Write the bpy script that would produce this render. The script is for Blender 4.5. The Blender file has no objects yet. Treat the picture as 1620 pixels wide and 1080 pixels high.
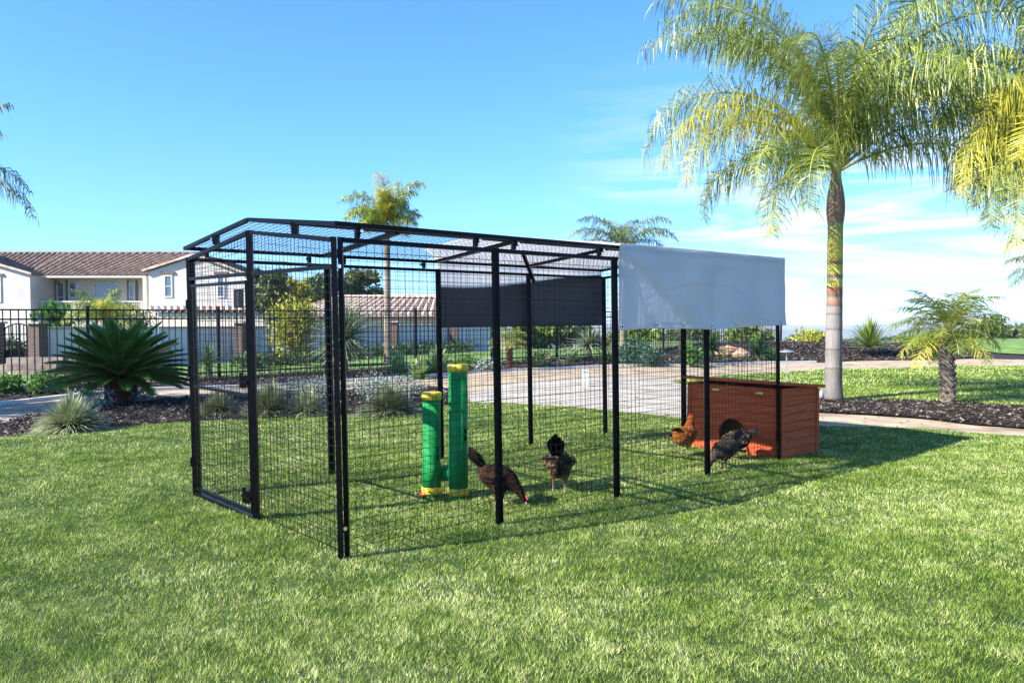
import bpy, bmesh, math, random
import numpy as np
from mathutils import Vector, Matrix, geometry, noise
random.seed(7); np.random.seed(7)
SC = bpy.context.scene
COL = SC.collection
PI = math.pi

# ------------------------------------------------------------------ camera
F = 1279.0; CH = 1.51; PITCH = math.atan(43/1279.0)
cam_d = bpy.data.cameras.new('camera'); cam = bpy.data.objects.new('camera', cam_d); COL.objects.link(cam)
cam.location = (0, 0, CH); cam.rotation_euler = (PI/2-PITCH, 0, 0)
cam_d.sensor_width = 36; cam_d.lens = F/1620*36; cam_d.clip_start = .05; cam_d.clip_end = 20000
SC.camera = cam

# ------------------------------------------------------------------ sun and sky
SUN_TO = Vector((-2.96, -1.53, 2.16)).normalized()
EL = math.asin(SUN_TO.z); AZ = math.atan2(SUN_TO.x, SUN_TO.y)
sd = bpy.data.lights.new('sun', 'SUN'); sd.energy = 5.0; sd.angle = math.radians(.5); sd.color = (1, .95, .86)
so = bpy.data.objects.new('sun', sd); COL.objects.link(so); so.location = (-20, -10, 14)
so.rotation_euler = (-SUN_TO).to_track_quat('-Z', 'Y').to_euler()
W = bpy.data.worlds.new('World'); SC.world = W; W.use_nodes = True
nt = W.node_tree; N = nt.nodes; L = nt.links
for n in list(N): N.remove(n)
out = N.new('ShaderNodeOutputWorld'); bg = N.new('ShaderNodeBackground'); bg.inputs[1].default_value = .125
tc = N.new('ShaderNodeTexCoord')
mp = N.new('ShaderNodeVectorMath'); mp.operation = 'ADD'; mp.inputs[1].default_value = (0, 0, .05)
L.new(tc.outputs['Generated'], mp.inputs[0])
sky = N.new('ShaderNodeTexSky'); sky.sky_type = 'NISHITA'; sky.sun_disc = False
sky.sun_elevation = EL; sky.sun_rotation = AZ; sky.altitude = 200; sky.air_density = 1.0; sky.dust_density = .3; sky.ozone_density = 2.2
L.new(mp.outputs[0], sky.inputs[0])
hs = N.new('ShaderNodeHueSaturation'); hs.inputs['Hue'].default_value = .485; hs.inputs['Saturation'].default_value = 1.12; hs.inputs['Value'].default_value = 1.2
L.new(sky.outputs[0], hs.inputs['Color'])
gain = N.new('ShaderNodeVectorMath'); gain.operation = 'MULTIPLY'; gain.inputs[1].default_value = (.45, .60, .90); L.new(hs.outputs[0], gain.inputs[0])
# wispy clouds, low on the right of the sky
sx = N.new('ShaderNodeSeparateXYZ'); L.new(tc.outputs['Generated'], sx.inputs[0])
mm = N.new('ShaderNodeMapping'); mm.inputs['Scale'].default_value = (3.2, 3.2, 24.0); mm.inputs['Rotation'].default_value = (0, .22, 0); mm.inputs['Location'].default_value = (.9, .4, .2)
L.new(tc.outputs['Generated'], mm.inputs[0])
cn = N.new('ShaderNodeTexNoise'); cn.inputs['Scale'].default_value = 1.3; cn.inputs['Detail'].default_value = 7; cn.inputs['Roughness'].default_value = .5; cn.inputs['Distortion'].default_value = .9
L.new(mm.outputs[0], cn.inputs['Vector'])
cr = N.new('ShaderNodeMapRange'); cr.inputs[1].default_value = .445; cr.inputs[2].default_value = .60
L.new(cn.outputs[0], cr.inputs[0])
mx_ = N.new('ShaderNodeMapRange'); mx_.inputs[1].default_value = .03; mx_.inputs[2].default_value = .30; L.new(sx.outputs['X'], mx_.inputs[0])
mz_ = N.new('ShaderNodeMapRange'); mz_.inputs[1].default_value = .30; mz_.inputs[2].default_value = .10; L.new(sx.outputs['Z'], mz_.inputs[0])
m1 = N.new('ShaderNodeMath'); m1.operation = 'MULTIPLY'; L.new(mx_.outputs[0], m1.inputs[0]); L.new(mz_.outputs[0], m1.inputs[1])
m2 = N.new('ShaderNodeMath'); m2.operation = 'MULTIPLY'; L.new(m1.outputs[0], m2.inputs[0]); L.new(cr.outputs[0], m2.inputs[1])
m3 = N.new('ShaderNodeMath'); m3.operation = 'MULTIPLY'; m3.inputs[1].default_value = 1.0; m3.use_clamp = True; L.new(m2.outputs[0], m3.inputs[0])
cm = N.new('ShaderNodeMix'); cm.data_type = 'RGBA'; L.new(m3.outputs[0], cm.inputs['Factor']); L.new(gain.outputs[0], cm.inputs['A']); cm.inputs['B'].default_value = (3.3, 3.5, 3.8, 1)
L.new(cm.outputs['Result'], bg.inputs[0]); L.new(bg.outputs[0], out.inputs[0])
SC.view_settings.view_transform = 'Standard'; SC.view_settings.look = 'None'; SC.view_settings.exposure = 1.46; SC.view_settings.gamma = 1
SC.cycles.max_bounces = 6; SC.cycles.transparent_max_bounces = 8; SC.cycles.diffuse_bounces = 3; SC.cycles.use_adaptive_sampling = True

# ------------------------------------------------------------------ helpers
def ray(px, py):
    u = (px-810)/F; v = (540-py)/F; c, s = math.cos(PITCH), math.sin(PITCH)
    return Vector((u, c+v*s, -s+v*c))
def P(px, py, Y):                       # the point at distance Y that stands at this place in the photograph
    d = ray(px, py); k = Y/d.y; return Vector((d.x*k, Y, CH+d.z*k))
def PG(px, py, z=0):
    d = ray(px, py); k = (z-CH)/d.z; return Vector((d.x*k, d.y*k, z))
def ss(a, b, x):
    t = min(1, max(0, (x-a)/(b-a))); return t*t*(3-2*t)
FD = Vector((.745, .667, 0)).normalized(); FN = Vector((-FD.y, FD.x, 0)); F0 = Vector((-6.89, 18.98, 0)); FS = 2.806
def H(x, y):
    z = .012*math.sin(1.3*x+.7*y)+.010*math.sin(2.1*y-.9*x+1)
    u = (x-F0.x)*FN.x+(y-F0.y)*FN.y
    z += .35*ss(27.0, 30.5, y-.05*x)*ss(3, 8, x)
    z -= 15*ss(34, 160, y)
    z -= 50*ss(160, 900, y)
    z -= 38*ss(900, 2500, y)
    return z
def tag(o, label=None, cat=None, group=None, kind=None):
    if label: o['label'] = label
    if cat: o['category'] = cat
    if group: o['group'] = group
    if kind: o['kind'] = kind
    return o
def empty(name, loc, rz=0, **k):
    o = bpy.data.objects.new(name, None); o.empty_display_size = .2; o.location = loc; o.rotation_euler = (0, 0, rz); COL.objects.link(o)
    return tag(o, **k)
def attach(o, parent):                   # parent and keep world placement, exact for unscaled roots
    if parent is not None:
        o.parent = parent
        M = Matrix.LocRotScale(parent.location, parent.rotation_euler, None) if parent.parent is None else None
        chain = Matrix.Identity(4); p = parent
        while p is not None:
            chain = Matrix.LocRotScale(p.location, p.rotation_euler, p.scale) @ chain; p = p.parent
        o.matrix_local = chain.inverted()
class MB:
    def __init__(s): s.v = []; s.f = []; s.smooth = False
    def add(s, vs, fs):
        b = len(s.v); s.v.extend([tuple(p) for p in vs]); s.f.extend([tuple(i+b for i in f) for f in fs])
    def box(s, c, size, rot=None, taper=1.0):
        c = Vector(c); hx, hy, hz = size[0]/2, size[1]/2, size[2]/2
        vs = []
        for sz in (-1, 1):
            t = taper if sz > 0 else 1
            for sx_, sy in ((-1, -1), (1, -1), (1, 1), (-1, 1)):
                p = Vector((sx_*hx*t, sy*hy*t, sz*hz))
                if rot is not None: p = rot @ p
                vs.append(c+p)
        s.add(vs, [(0, 3, 2, 1), (4, 5, 6, 7), (0, 1, 5, 4), (1, 2, 6, 5), (2, 3, 7, 6), (3, 0, 4, 7)])
    def bar(s, a, b, w, h=None, up=(0, 0, 1), ext=0):
        h = h or w; a = Vector(a); b = Vector(b); d = (b-a).normalized(); a = a-d*ext; b = b+d*ext
        up = Vector(up)
        if abs(d.dot(up)) > .98: up = Vector((0, 1, 0)) if abs(d.y) < .9 else Vector((1, 0, 0))
        x = d.cross(up).normalized(); y = x.cross(d).normalized()
        vs = [p+x*(i*w/2)+y*(j*h/2) for p in (a, b) for i, j in ((-1, -1), (1, -1), (1, 1), (-1, 1))]
        s.add(vs, [(3, 2, 1, 0), (4, 5, 6, 7), (0, 1, 5, 4), (1, 2, 6, 5), (2, 3, 7, 6), (3, 0, 4, 7)])
    def tube(s, pts, radii, n=10, caps=True):
        pts = [Vector(p) for p in pts]; b = len(s.v)
        if not hasattr(radii, '__len__'): radii = [radii]*len(pts)
        ref = None
        for i, p in enumerate(pts):
            d = (pts[min(i+1, len(pts)-1)]-pts[max(i-1, 0)]).normalized()
            if ref is None: ref = Vector((1, 0, 0)) if abs(d.x) < .8 else Vector((0, 1, 0))
            x = (ref-d*ref.dot(d)).normalized(); y = d.cross(x); ref = x
            for k in range(n):
                a = 2*PI*k/n; s.v.append(tuple(p+(x*math.cos(a)+y*math.sin(a))*radii[i]))
        for i in range(len(pts)-1):
            for k in range(n):
                k2 = (k+1) % n; s.f.append((b+i*n+k, b+i*n+k2, b+(i+1)*n+k2, b+(i+1)*n+k))
        if caps:
            s.f.append(tuple(b+k for k in reversed(range(n)))); s.f.append(tuple(b+(len(pts)-1)*n+k for k in range(n)))
    def lathe(s, c, prof, n=20):
        s.tube([Vector(c)+Vector((0, 0, z)) for z, r in prof], [r for z, r in prof], n)
    def strip(s, pts, wid, side, fold=0):      # tapering leaf along pts
        b = len(s.v); n = len(pts)
        for i, p in enumerate(pts):
            sd_ = side if not isinstance(side, list) else side[i]
            w = wid[i]
            if i == n-1: s.v.append(tuple(p))
            else: s.v.append(tuple(p-sd_*w)); s.v.append(tuple(p+sd_*w))
        for i in range(n-2): s.f.append((b+2*i, b+2*i+1, b+2*i+3, b+2*i+2))
        s.f.append((b+2*(n-2), b+2*(n-2)+1, b+2*(n-1)))
    def build(s, name, m, parent=None, smooth=None, **k):
        me = bpy.data.meshes.new(name); me.from_pydata(s.v, [], s.f); me.materials.append(m)
        if smooth if smooth is not None else s.smooth: me.polygons.foreach_set('use_smooth', [True]*len(me.polygons))
        me.update(); o = bpy.data.objects.new(name, me); COL.objects.link(o)
        attach(o, parent); return tag(o, **k)

# ------------------------------------------------------------------ materials
def ramp(nt_, fac, cols):
    r = nt_.nodes.new('ShaderNodeValToRGB'); e = r.color_ramp.elements
    while len(e) > 1: e.remove(e[-1])
    for i, (p, c) in enumerate(cols):
        q = e[0] if i == 0 else e.new(p)
        q.position = p; q.color = (c[0], c[1], c[2], 1)
    nt_.links.new(fac, r.inputs[0]); return r.outputs[0]
def mat(name, cols, scale=6, rough=.6, bump=0, bscale=None, metal=0, spec=.5, coord='Object', trans=0, detail=5, stretch=None, wave=None, twoside=None, sheen=0, dist=0, bdist=.01, tcol=None):
    m = bpy.data.materials.new(name); m.use_nodes = True; t = m.node_tree; b = t.nodes['Principled BSDF']
    b.inputs['Roughness'].default_value = rough; b.inputs['Metallic'].default_value = metal; b.inputs['Specular IOR Level'].default_value = spec
    if not isinstance(cols[0], (tuple, list)): cols = [cols]
    c = t.nodes.new('ShaderNodeTexCoord'); src = c.outputs[coord]
    if coord == 'World':
        pass
    if stretch:
        mpp = t.nodes.new('ShaderNodeMapping'); mpp.inputs['Scale'].default_value = stretch; t.links.new(src, mpp.inputs[0]); src = mpp.outputs[0]
    nz = t.nodes.new('ShaderNodeTexNoise'); nz.inputs['Scale'].default_value = scale; nz.inputs['Detail'].default_value = detail; nz.inputs['Distortion'].default_value = dist; t.links.new(src, nz.inputs['Vector'])
    if len(cols) == 1:
        a = cols[0]; cols = [tuple(x*.82 for x in a), a, tuple(min(1, x*1.15) for x in a)]
    if len(cols[0]) == 3 and not isinstance(cols[0][1], (tuple, list)):
        k = len(cols); cols = [(.3+.4*i/max(1, k-1), cc) for i, cc in enumerate(cols)]
    oc = ramp(t, nz.outputs[0], cols)
    t.links.new(oc, b.inputs['Base Color'])
    if bump:
        n2 = t.nodes.new('ShaderNodeTexNoise'); n2.inputs['Scale'].default_value = bscale or scale*4; n2.inputs['Detail'].default_value = 6; t.links.new(src, n2.inputs['Vector'])
        bp = t.nodes.new('ShaderNodeBump'); bp.inputs['Strength'].default_value = bump; bp.inputs['Distance'].default_value = bdist; t.links.new(n2.outputs[0], bp.inputs['Height']); t.links.new(bp.outputs[0], b.inputs['Normal'])
    if trans:
        tr = t.nodes.new('ShaderNodeBsdfTranslucent'); mxs = t.nodes.new('ShaderNodeMixShader'); mxs.inputs[0].default_value = trans
        if tcol: tr.inputs[0].default_value = (*tcol, 1)
        else: t.links.new(oc, tr.inputs[0])
        t.links.new(b.outputs[0], mxs.inputs[1]); t.links.new(tr.outputs[0], mxs.inputs[2]); t.links.new(mxs.outputs[0], t.nodes['Material Output'].inputs[0])
    return m
def attr_mat(name, ramp_cols, trans=.35, rough=.45, patch=.25, spec=.3):
    """colour by a per-leaf 'tint' attribute, with broad natural patches over the ground"""
    m = bpy.data.materials.new(name); m.use_nodes = True; t = m.node_tree; b = t.nodes['Principled BSDF']
    b.inputs['Roughness'].default_value = rough; b.inputs['Specular IOR Level'].default_value = spec
    at = t.nodes.new('ShaderNodeAttribute'); at.attribute_name = 'tint'
    g = t.nodes.new('ShaderNodeNewGeometry'); nz = t.nodes.new('ShaderNodeTexNoise'); nz.inputs['Scale'].default_value = 1.6; nz.inputs['Detail'].default_value = 4
    t.links.new(g.outputs['Position'], nz.inputs['Vector'])
    ma = t.nodes.new('ShaderNodeMath'); ma.operation = 'MULTIPLY_ADD'; ma.inputs[1].default_value = patch*4; ma.inputs[2].default_value = -patch*2; t.links.new(nz.outputs[0], ma.inputs[0])
    ad = t.nodes.new('ShaderNodeMath'); ad.operation = 'ADD'; ad.use_clamp = True; t.links.new(at.outputs['Fac'], ad.inputs[0]); t.links.new(ma.outputs[0], ad.inputs[1])
    oc = ramp(t, ad.outputs[0], ramp_cols); t.links.new(oc, b.inputs['Base Color'])
    tr = t.nodes.new('ShaderNodeBsdfTranslucent'); t.links.new(oc, tr.inputs[0])
    mx = t.nodes.new('ShaderNodeMixShader'); mx.inputs[0].default_value = trans
    t.links.new(b.outputs[0], mx.inputs[1]); t.links.new(tr.outputs[0], mx.inputs[2]); t.links.new(mx.outputs[0], t.nodes['Material Output'].inputs[0])
    return m
M = {}
M['lawn'] = mat('lawn_soil', [(.010, .022, .003), (.022, .042, .006), (.05, .07, .018)], 3, .9, .6, 60, coord='Object', bdist=.02)
M['turf'] = mat('distant_turf', [(.06, .13, .014), (.12, .21, .03), (.19, .27, .06)], 2.2, .9, .4, 40, bdist=.03, detail=8)
M['far_ground'] = mat('far_ground', [(.05, .07, .02), (.10, .12, .04), (.16, .15, .07)], .02, .95, detail=8)
M['grass'] = attr_mat('grass_blade', [(0, (.03, .08, .005)), (.21, (.085, .165, .008)), (.46, (.19, .295, .022)), (.75, (.36, .455, .08)), (1, (.78, .78, .38))], .32, .5, .18, .25)
M['mulch'] = mat('mulch', [(.007, .005, .004), (.016, .011, .008), (.04, .028, .02)], 22, .9, .9, 60, bdist=.03)
M['chip'] = mat('bark_chip', [(.30, (.007, .005, .004)), (.52, (.019, .013, .009)), (.58, (.055, .04, .028)), (.64, (.26, .21, .17))], 11, .7, spec=.3)
M['dry_leaf'] = mat('dry_leaf', [(.14, .11, .04), (.26, .21, .09)], 20, .8)
M['path'] = mat('gravel_path', [(.22, .16, .10), (.37, .28, .18), (.48, .38, .255)], 2.2, .9, .5, 90, detail=12)
M['concrete'] = mat('concrete', [(.27, .235, .19), (.38, .335, .27), (.47, .42, .35)], 1.6, .85, .3, 60, detail=12)
M['edging'] = mat('edging', [(.55, .53, .50), (.68, .66, .62)], 5, .8, .2)
M['black'] = mat('black_powder_coat', [(.002, .002, .003), (.004, .004, .005)], 20, .3, .06, 200, spec=.10)
M['wire'] = mat('black_wire', [(.003, .003, .004), (.006, .006, .007)], 20, .5, spec=.2)
M['steel'] = mat('bright_steel', (.75, .76, .78), 8, .25, metal=1)
M['iron'] = mat('black_iron', [(.004, .004, .005), (.008, .008, .009)], 12, .5, spec=.25)
M['tarp'] = mat('grey_tarp', [(.68, .65, .63), (.73, .70, .68), (.78, .75, .73)], 2.2, .9, .35, 300, trans=.42, tcol=(.80, .80, .82), bdist=.002, spec=.1)
M['tarp_dark'] = mat('dark_shade_cloth', [(.034, .042, .068), (.050, .060, .092)], 3, .7, .2, 220)
M['green_pl'] = mat('green_plastic', [(.40, (.0, .16, .032)), (.60, (.004, .205, .045)), (.72, (.05, .24, .08))], 9, .68, .12, 40, spec=.22, detail=9)
M['yellow_pl'] = mat('yellow_plastic', [(.30, (.36, .24, .03)), (.45, (.60, .42, .025)), (.65, (.66, .46, .03))], 9, .5, detail=9)
M['red_pl'] = mat('red_plastic', [(.5, .015, .01), (.6, .02, .015)], 3, .3)
M['wood'] = mat('red_stained_wood', [(.33, .055, .014), (.43, .080, .022), (.52, .115, .035)], 3, .75, spec=.2, bump=.15, bscale=30, stretch=(1, 1, 12), detail=8, dist=1.2, bdist=.004)
M['wood_in'] = mat('wood_inside', [(.16, .07, .02), (.28, .14, .04)], 4, .8)
M['sticker'] = mat('sticker', (.55, .65, .12), 30, .5)
M['palm_trunk'] = None
M['stucco'] = mat('stucco', [(.42, .39, .36), (.50, .465, .435), (.56, .52, .49)], .5, .9, .2, 30)
M['beige'] = mat('beige_stucco', [(.50, .44, .34), (.56, .50, .40)], .8, .9, .2, 30)
M['white_wall'] = mat('white_wall', [(.58, .57, .56), (.66, .65, .64)], .7, .9, .2, 20)
M['wall_cap'] = mat('wall_cap', [(.32, .28, .24), (.42, .38, .33)], 4, .8)
M['tile'] = mat('clay_tile', [(.10, .062, .046), (.18, .115, .085), (.26, .18, .14)], 2.5, .8, .2, 8, detail=3)
M['tile2'] = mat('pink_tile', [(.32, .20, .15), (.46, .34, .27), (.60, .50, .42)], 2.5, .8, .2, 8, detail=3)
M['trim'] = mat('brown_trim', [(.10, .065, .045), (.16, .10, .07)], 5, .7)
M['cream'] = mat('cream_trim', [(.52, .47, .38), (.60, .55, .46)], 5, .7)
M['glass'] = mat('window_glass', [(.05, .075, .11), (.10, .14, .19)], 1.2, .06, spec=.9)
M['brick'] = None
M['rock'] = mat('boulder', [(.26, .13, .07), (.42, .24, .14), (.52, .36, .26)], 3, .85, .6, 14, bdist=.03)
M['stone'] = mat('stone_block', [(.10, .075, .06), (.19, .15, .12), (.30, .25, .21)], 2.5, .85, .5, 14)
M['lamp_metal'] = mat('lamp_metal', [(.35, .36, .36), (.5, .5, .5)], 5, .4, metal=.6)
M['emblem'] = mat('emblem', (.06, .06, .065), 5, .5)
M['white'] = mat('white_post', (.5, .5, .48), 5, .6)
M['sago'] = mat('sago_leaf', [(.024, .070, .010), (.042, .125, .018), (.08, .17, .03)], 4, .3, spec=.5, trans=.12)
M['frond'] = mat('queen_frond', [(.08, .13, .02), (.21, .27, .04), (.46, .48, .12)], 3.5, .38, spec=.5, trans=.30, detail=3)
M['frond_y'] = mat('yellowing_frond', [(.26, .28, .035), (.46, .43, .05), (.60, .52, .10)], 1.6, .45, spec=.4, trans=.42, detail=3)
M['frond_g'] = mat('fresh_frond', [(.10, .155, .022), (.18, .24, .035), (.30, .33, .06)], 1.6, .4, spec=.4, trans=.42, detail=3)
M['frond_d'] = mat('distant_frond', [(.07, .11, .035), (.13, .17, .06), (.22, .25, .10)], .9, .45, trans=.35)
M['rachis'] = mat('frond_stalk', [(.22, .24, .05), (.32, .30, .08)], 3, .5)
M['yucca'] = mat('yucca_leaf', [(.07, .11, .05), (.19, .24, .13), (.42, .44, .30)], 3, .4, trans=.1)
M['yucca_g'] = mat('green_spiky_leaf', [(.09, .15, .02), (.18, .26, .04), (.32, .38, .08)], 3, .4, trans=.25)
M['agave'] = mat('agave_leaf', [(.14, .24, .06), (.24, .36, .11), (.38, .48, .22)], 3, .45, trans=.12)
M['fescue'] = mat('pale_grass_leaf', [(.16, .20, .09), (.30, .34, .17), (.50, .50, .33)], 7, .5, trans=.2)
M['fescue_d'] = mat('olive_grass_leaf', [(.07, .10, .04), (.16, .19, .08), (.34, .33, .18)], 7, .5, trans=.2)
M['blue_succ'] = mat('blue_succulent_leaf', [(.10, .19, .17), (.18, .29, .27), (.30, .40, .37)], 7, .5)
M['silver'] = mat('silver_leaf', [(.12, .16, .12), (.21, .26, .21), (.33, .37, .31)], 7, .6)
M['leaf'] = mat('green_leaf', [(.04, .11, .015), (.08, .19, .03), (.14, .28, .05)], 4, .4, trans=.25)
M['leaf_d'] = mat('dark_green_leaf', [(.02, .055, .012), (.04, .095, .022), (.07, .14, .035)], 3, .45, trans=.2)
M['leaf_b'] = mat('blue_green_leaf', [(.025, .065, .04), (.045, .11, .07), (.09, .17, .10)], 4, .5, trans=.1)
M['leaf_y'] = mat('yellow_green_leaf', [(.20, .22, .025), (.36, .36, .04), (.50, .47, .07)], 3, .45, trans=.3)
M['leaf_t'] = mat('tree_leaf', [(.05, .085, .025), (.09, .13, .04), (.15, .19, .06)], .8, .5, trans=.25)
M['bark'] = mat('bark', [(.10, .075, .055), (.18, .14, .11)], 8, .9, .6, 30)
M['sago_trunk'] = mat('sago_trunk', [(.05, .018, .010), (.11, .04, .022), (.17, .07, .04)], 14, .9, .9, 40, bdist=.03)
M['hill'] = mat('hill', [(.09, .11, .07), (.14, .16, .10)], .004, .95)
M['beak'] = mat('beak', (.30, .22, .12), 30, .5)
M['comb'] = mat('comb', (.45, .03, .02), 30, .5)

def brick_mat():
    m = bpy.data.materials.new('brick'); m.use_nodes = True; t = m.node_tree; b = t.nodes['Principled BSDF']; b.inputs['Roughness'].default_value = .9
    c = t.nodes.new('ShaderNodeTexCoord'); mp_ = t.nodes.new('ShaderNodeMapping'); mp_.inputs['Rotation'].default_value = (PI/2, 0, 0)
    t.links.new(c.outputs['Object'], mp_.inputs[0])
    bt = t.nodes.new('ShaderNodeTexBrick'); bt.inputs['Scale'].default_value = 5; bt.inputs['Color1'].default_value = (.12, .055, .035, 1); bt.inputs['Color2'].default_value = (.08, .04, .03, 1); bt.inputs['Mortar'].default_value = (.20, .18, .16, 1)
    bt.inputs['Mortar Size'].default_value = .03; t.links.new(mp_.outputs[0], bt.inputs['Vector']); t.links.new(bt.outputs[0], b.inputs['Base Color']); return m
M['brick'] = brick_mat()
def trunk_mat():
    """ringed palm trunk: pale grey below, brown then yellow-green bands below the crown (by height)"""
    m = bpy.data.materials.new('palm_trunk'); m.use_nodes = True; t = m.node_tree; b = t.nodes['Principled BSDF']; b.inputs['Roughness'].default_value = .7
    c = t.nodes.new('ShaderNodeTexCoord'); s = t.nodes.new('ShaderNodeSeparateXYZ'); t.links.new(c.outputs['Object'], s.inputs[0])
    nz = t.nodes.new('ShaderNodeTexNoise'); nz.inputs['Scale'].default_value = 5; nz.inputs['Detail'].default_value = 6
    mpn = t.nodes.new('ShaderNodeMapping'); mpn.inputs['Scale'].default_value = (2.5, 2.5, .35); t.links.new(c.outputs['Object'], mpn.inputs[0]); t.links.new(mpn.outputs[0], nz.inputs['Vector'])
    a = t.nodes.new('ShaderNodeMath'); a.operation = 'MULTIPLY_ADD'; a.inputs[1].default_value = .05; t.links.new(nz.outputs[0], a.inputs[0]); t.links.new(s.outputs['Z'], a.inputs[2])
    d = t.nodes.new('ShaderNodeMath'); d.operation = 'DIVIDE'; d.inputs[1].default_value = 4.4; t.links.new(a.outputs[0], d.inputs[0])
    g = (.17, .15, .13); gd = (.08, .066, .055); br = (.15, .085, .045); ye = (.44, .39, .055); gr = (.26, .28, .07); wh = (.22, .195, .175)
    e = [(0, gd), (.06, g), (.13, g), (.135, gd), (.14, wh), (.205, g), (.21, gd), (.215, wh), (.285, wh), (.29, gd), (.296, wh), (.345, wh), (.35, gd), (.355, wh), (.378, wh), (.382, br), (.405, (.30, .15, .10)), (.412, wh), (.42, br), (.455, (.25, .10, .04)), (.462, ye), (.488, ye), (.492, wh), (.50, br), (.515, ye), (.545, ye), (.55, br), (.565, (.40, .25, .03)), (.575, ye), (.62, ye), (.69, gr), (.72, (.20, .13, .08))]
    oc = ramp(t, d.outputs[0], e); 
    n2 = t.nodes.new('ShaderNodeTexNoise'); n2.inputs['Scale'].default_value = 14; mp2 = t.nodes.new('ShaderNodeMapping'); mp2.inputs['Scale'].default_value = (4, 4, .3)
    t.links.new(c.outputs['Object'], mp2.inputs[0]); t.links.new(mp2.outputs[0], n2.inputs['Vector'])
    mr = t.nodes.new('ShaderNodeMapRange'); mr.inputs[3].default_value = .45; mr.inputs[4].default_value = 1.35; t.links.new(n2.outputs[0], mr.inputs[0])
    vm = t.nodes.new('ShaderNodeVectorMath'); vm.operation = 'SCALE'; t.links.new(oc, vm.inputs[0]); t.links.new(mr.outputs[0], vm.inputs['Scale'])
    t.links.new(vm.outputs[0], b.inputs['Base Color'])
    bp = t.nodes.new('ShaderNodeBump'); bp.inputs['Strength'].default_value = .5; bp.inputs['Distance'].default_value = .01; t.links.new(n2.outputs[0], bp.inputs['Height']); t.links.new(bp.outputs[0], b.inputs['Normal'])
    return m
M['palm_trunk'] = trunk_mat()
M['slim_trunk'] = mat('slim_trunk', [(.15, .11, .085), (.24, .19, .14), (.30, .24, .13)], 2.2, .85, .4, 30, stretch=(1, 1, 2.5))

# ------------------------------------------------------------------ ground
def grid_sheet(name, xs, ys, m, dz=0, **k):
    v = [(x, y, H(x, y)+dz) for y in ys for x in xs]; nx = len(xs)
    f = [(j*nx+i, j*nx+i+1, (j+1)*nx+i+1, (j+1)*nx+i) for j in range(len(ys)-1) for i in range(nx-1)]
    b = MB(); b.add(v, f); return b.build(name, m, smooth=True, **k)
ex_ = [-4000, -2500, -1500, -900, -600, -350, -200, -120, -80, -60]+[-50+i*2 for i in range(51)]+[60, 80, 120, 200, 350, 600, 900, 1500, 2500, 4000]
ey_ = [-60, -40, -20, -10]+[-6+i*1.0 for i in range(46)]+[42+i*4 for i in range(30)]+[165, 185, 210, 240, 280, 330, 400, 480, 560, 650, 760, 900, 1100, 1400, 1800, 2500, 4000, 7000]
grid_sheet('ground', ex_, ey_, M['far_ground'], -.06, kind='structure')
def inpoly(x, y, poly):
    c = False; n = len(poly); j = n-1
    for i in range(n):
        xi, yi = poly[i]; xj, yj = poly[j]
        if (yi > y) != (yj > y) and x < (xj-xi)*(y-yi)/(yj-yi)+xi: c = not c
        j = i
    return c
def patch(name, poly, m, dz, step=.5, **k):
    """flat sheet with the given outline, draped on the terrain"""
    poly = [Vector((p[0], p[1])) for p in poly]
    dense = []
    for i, p in enumerate(poly):
        q = poly[(i+1) % len(poly)]; n = max(1, int((q-p).length/step))
        dense += [p.lerp(q, t/n) for t in range(n)]
    xs = [p.x for p in dense]; ys = [p.y for p in dense]; pts = list(dense); pl = [(p.x, p.y) for p in poly]
    x = min(xs)+step/2
    while x < max(xs):
        y = min(ys)+step/2
        while y < max(ys):
            if inpoly(x, y, pl): pts.append(Vector((x, y)))
            y += step
        x += step
    nd = len(dense)
    vs, es, fs, *_ = geometry.delaunay_2d_cdt(pts, [(i, (i+1) % nd) for i in range(nd)], [list(range(nd))], 1, 1e-5)
    b = MB(); b.add([(p.x, p.y, H(p.x, p.y)+dz) for p in vs], [tuple(f) for f in fs]); o = b.build(name, m, smooth=True, **k); return o, pl
def g2(px, py): p = PG(px, py); return (p.x, p.y)
def smooth_line(pts, n=6):
    out_ = []
    for i in range(len(pts)-1):
        p0 = Vector(pts[max(i-1, 0)]); p1 = Vector(pts[i]); p2 = Vector(pts[i+1]); p3 = Vector(pts[min(i+2, len(pts)-1)])
        for k in range(n):
            t = k/n; out_.append(tuple(.5*((2*p1)+(-p0+p2)*t+(2*p0-5*p1+4*p2-p3)*t*t+(-p0+3*p1-3*p2+p3)*t**3)))
    out_.append(tuple(pts[-1])); return out_
lawn_edge = smooth_line([g2(*q) for q in [(-500, 722), (-200, 706), (0, 692), (150, 680), (300, 668), (420, 661), (520, 656), (620, 650), (690, 643), (740, 637), (800, 636), (880, 641), (970, 649), (1070, 658), (1180, 667), (1290, 675), (1440, 678), (1550, 685), (1620, 690), (1800, 700), (2300, 720)]])
lawn_poly = [(-9, -5)]+lawn_edge+[(12, -5)]
_, LAWN = patch('lawn', lawn_poly, M['lawn'], 0, .35, kind='structure')
# paved path behind the lawn
path_back = smooth_line([g2(*q) for q in [(-600, 668), (-200, 650), (0, 638), (110, 628), (230, 618), (375, 611), (560, 602), (740, 590), (830, 585), (960, 580), (1120, 577), (1290, 573), (1450, 569), (1620, 567), (1900, 566)]])
path_front = smooth_line([g2(*q) for q in [(-600, 705), (-200, 690), (0, 668), (60, 657), (160, 643), (240, 633), (330, 626), (430, 620), (560, 618), (680, 612), (735, 618), (748, 640), (880, 644), (1070, 661), (1290, 680), (1440, 684), (1620, 696), (1900, 712)]])
patch('path', path_front+list(reversed(path_back)), M['path'], -.012, .5, kind='structure')
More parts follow.
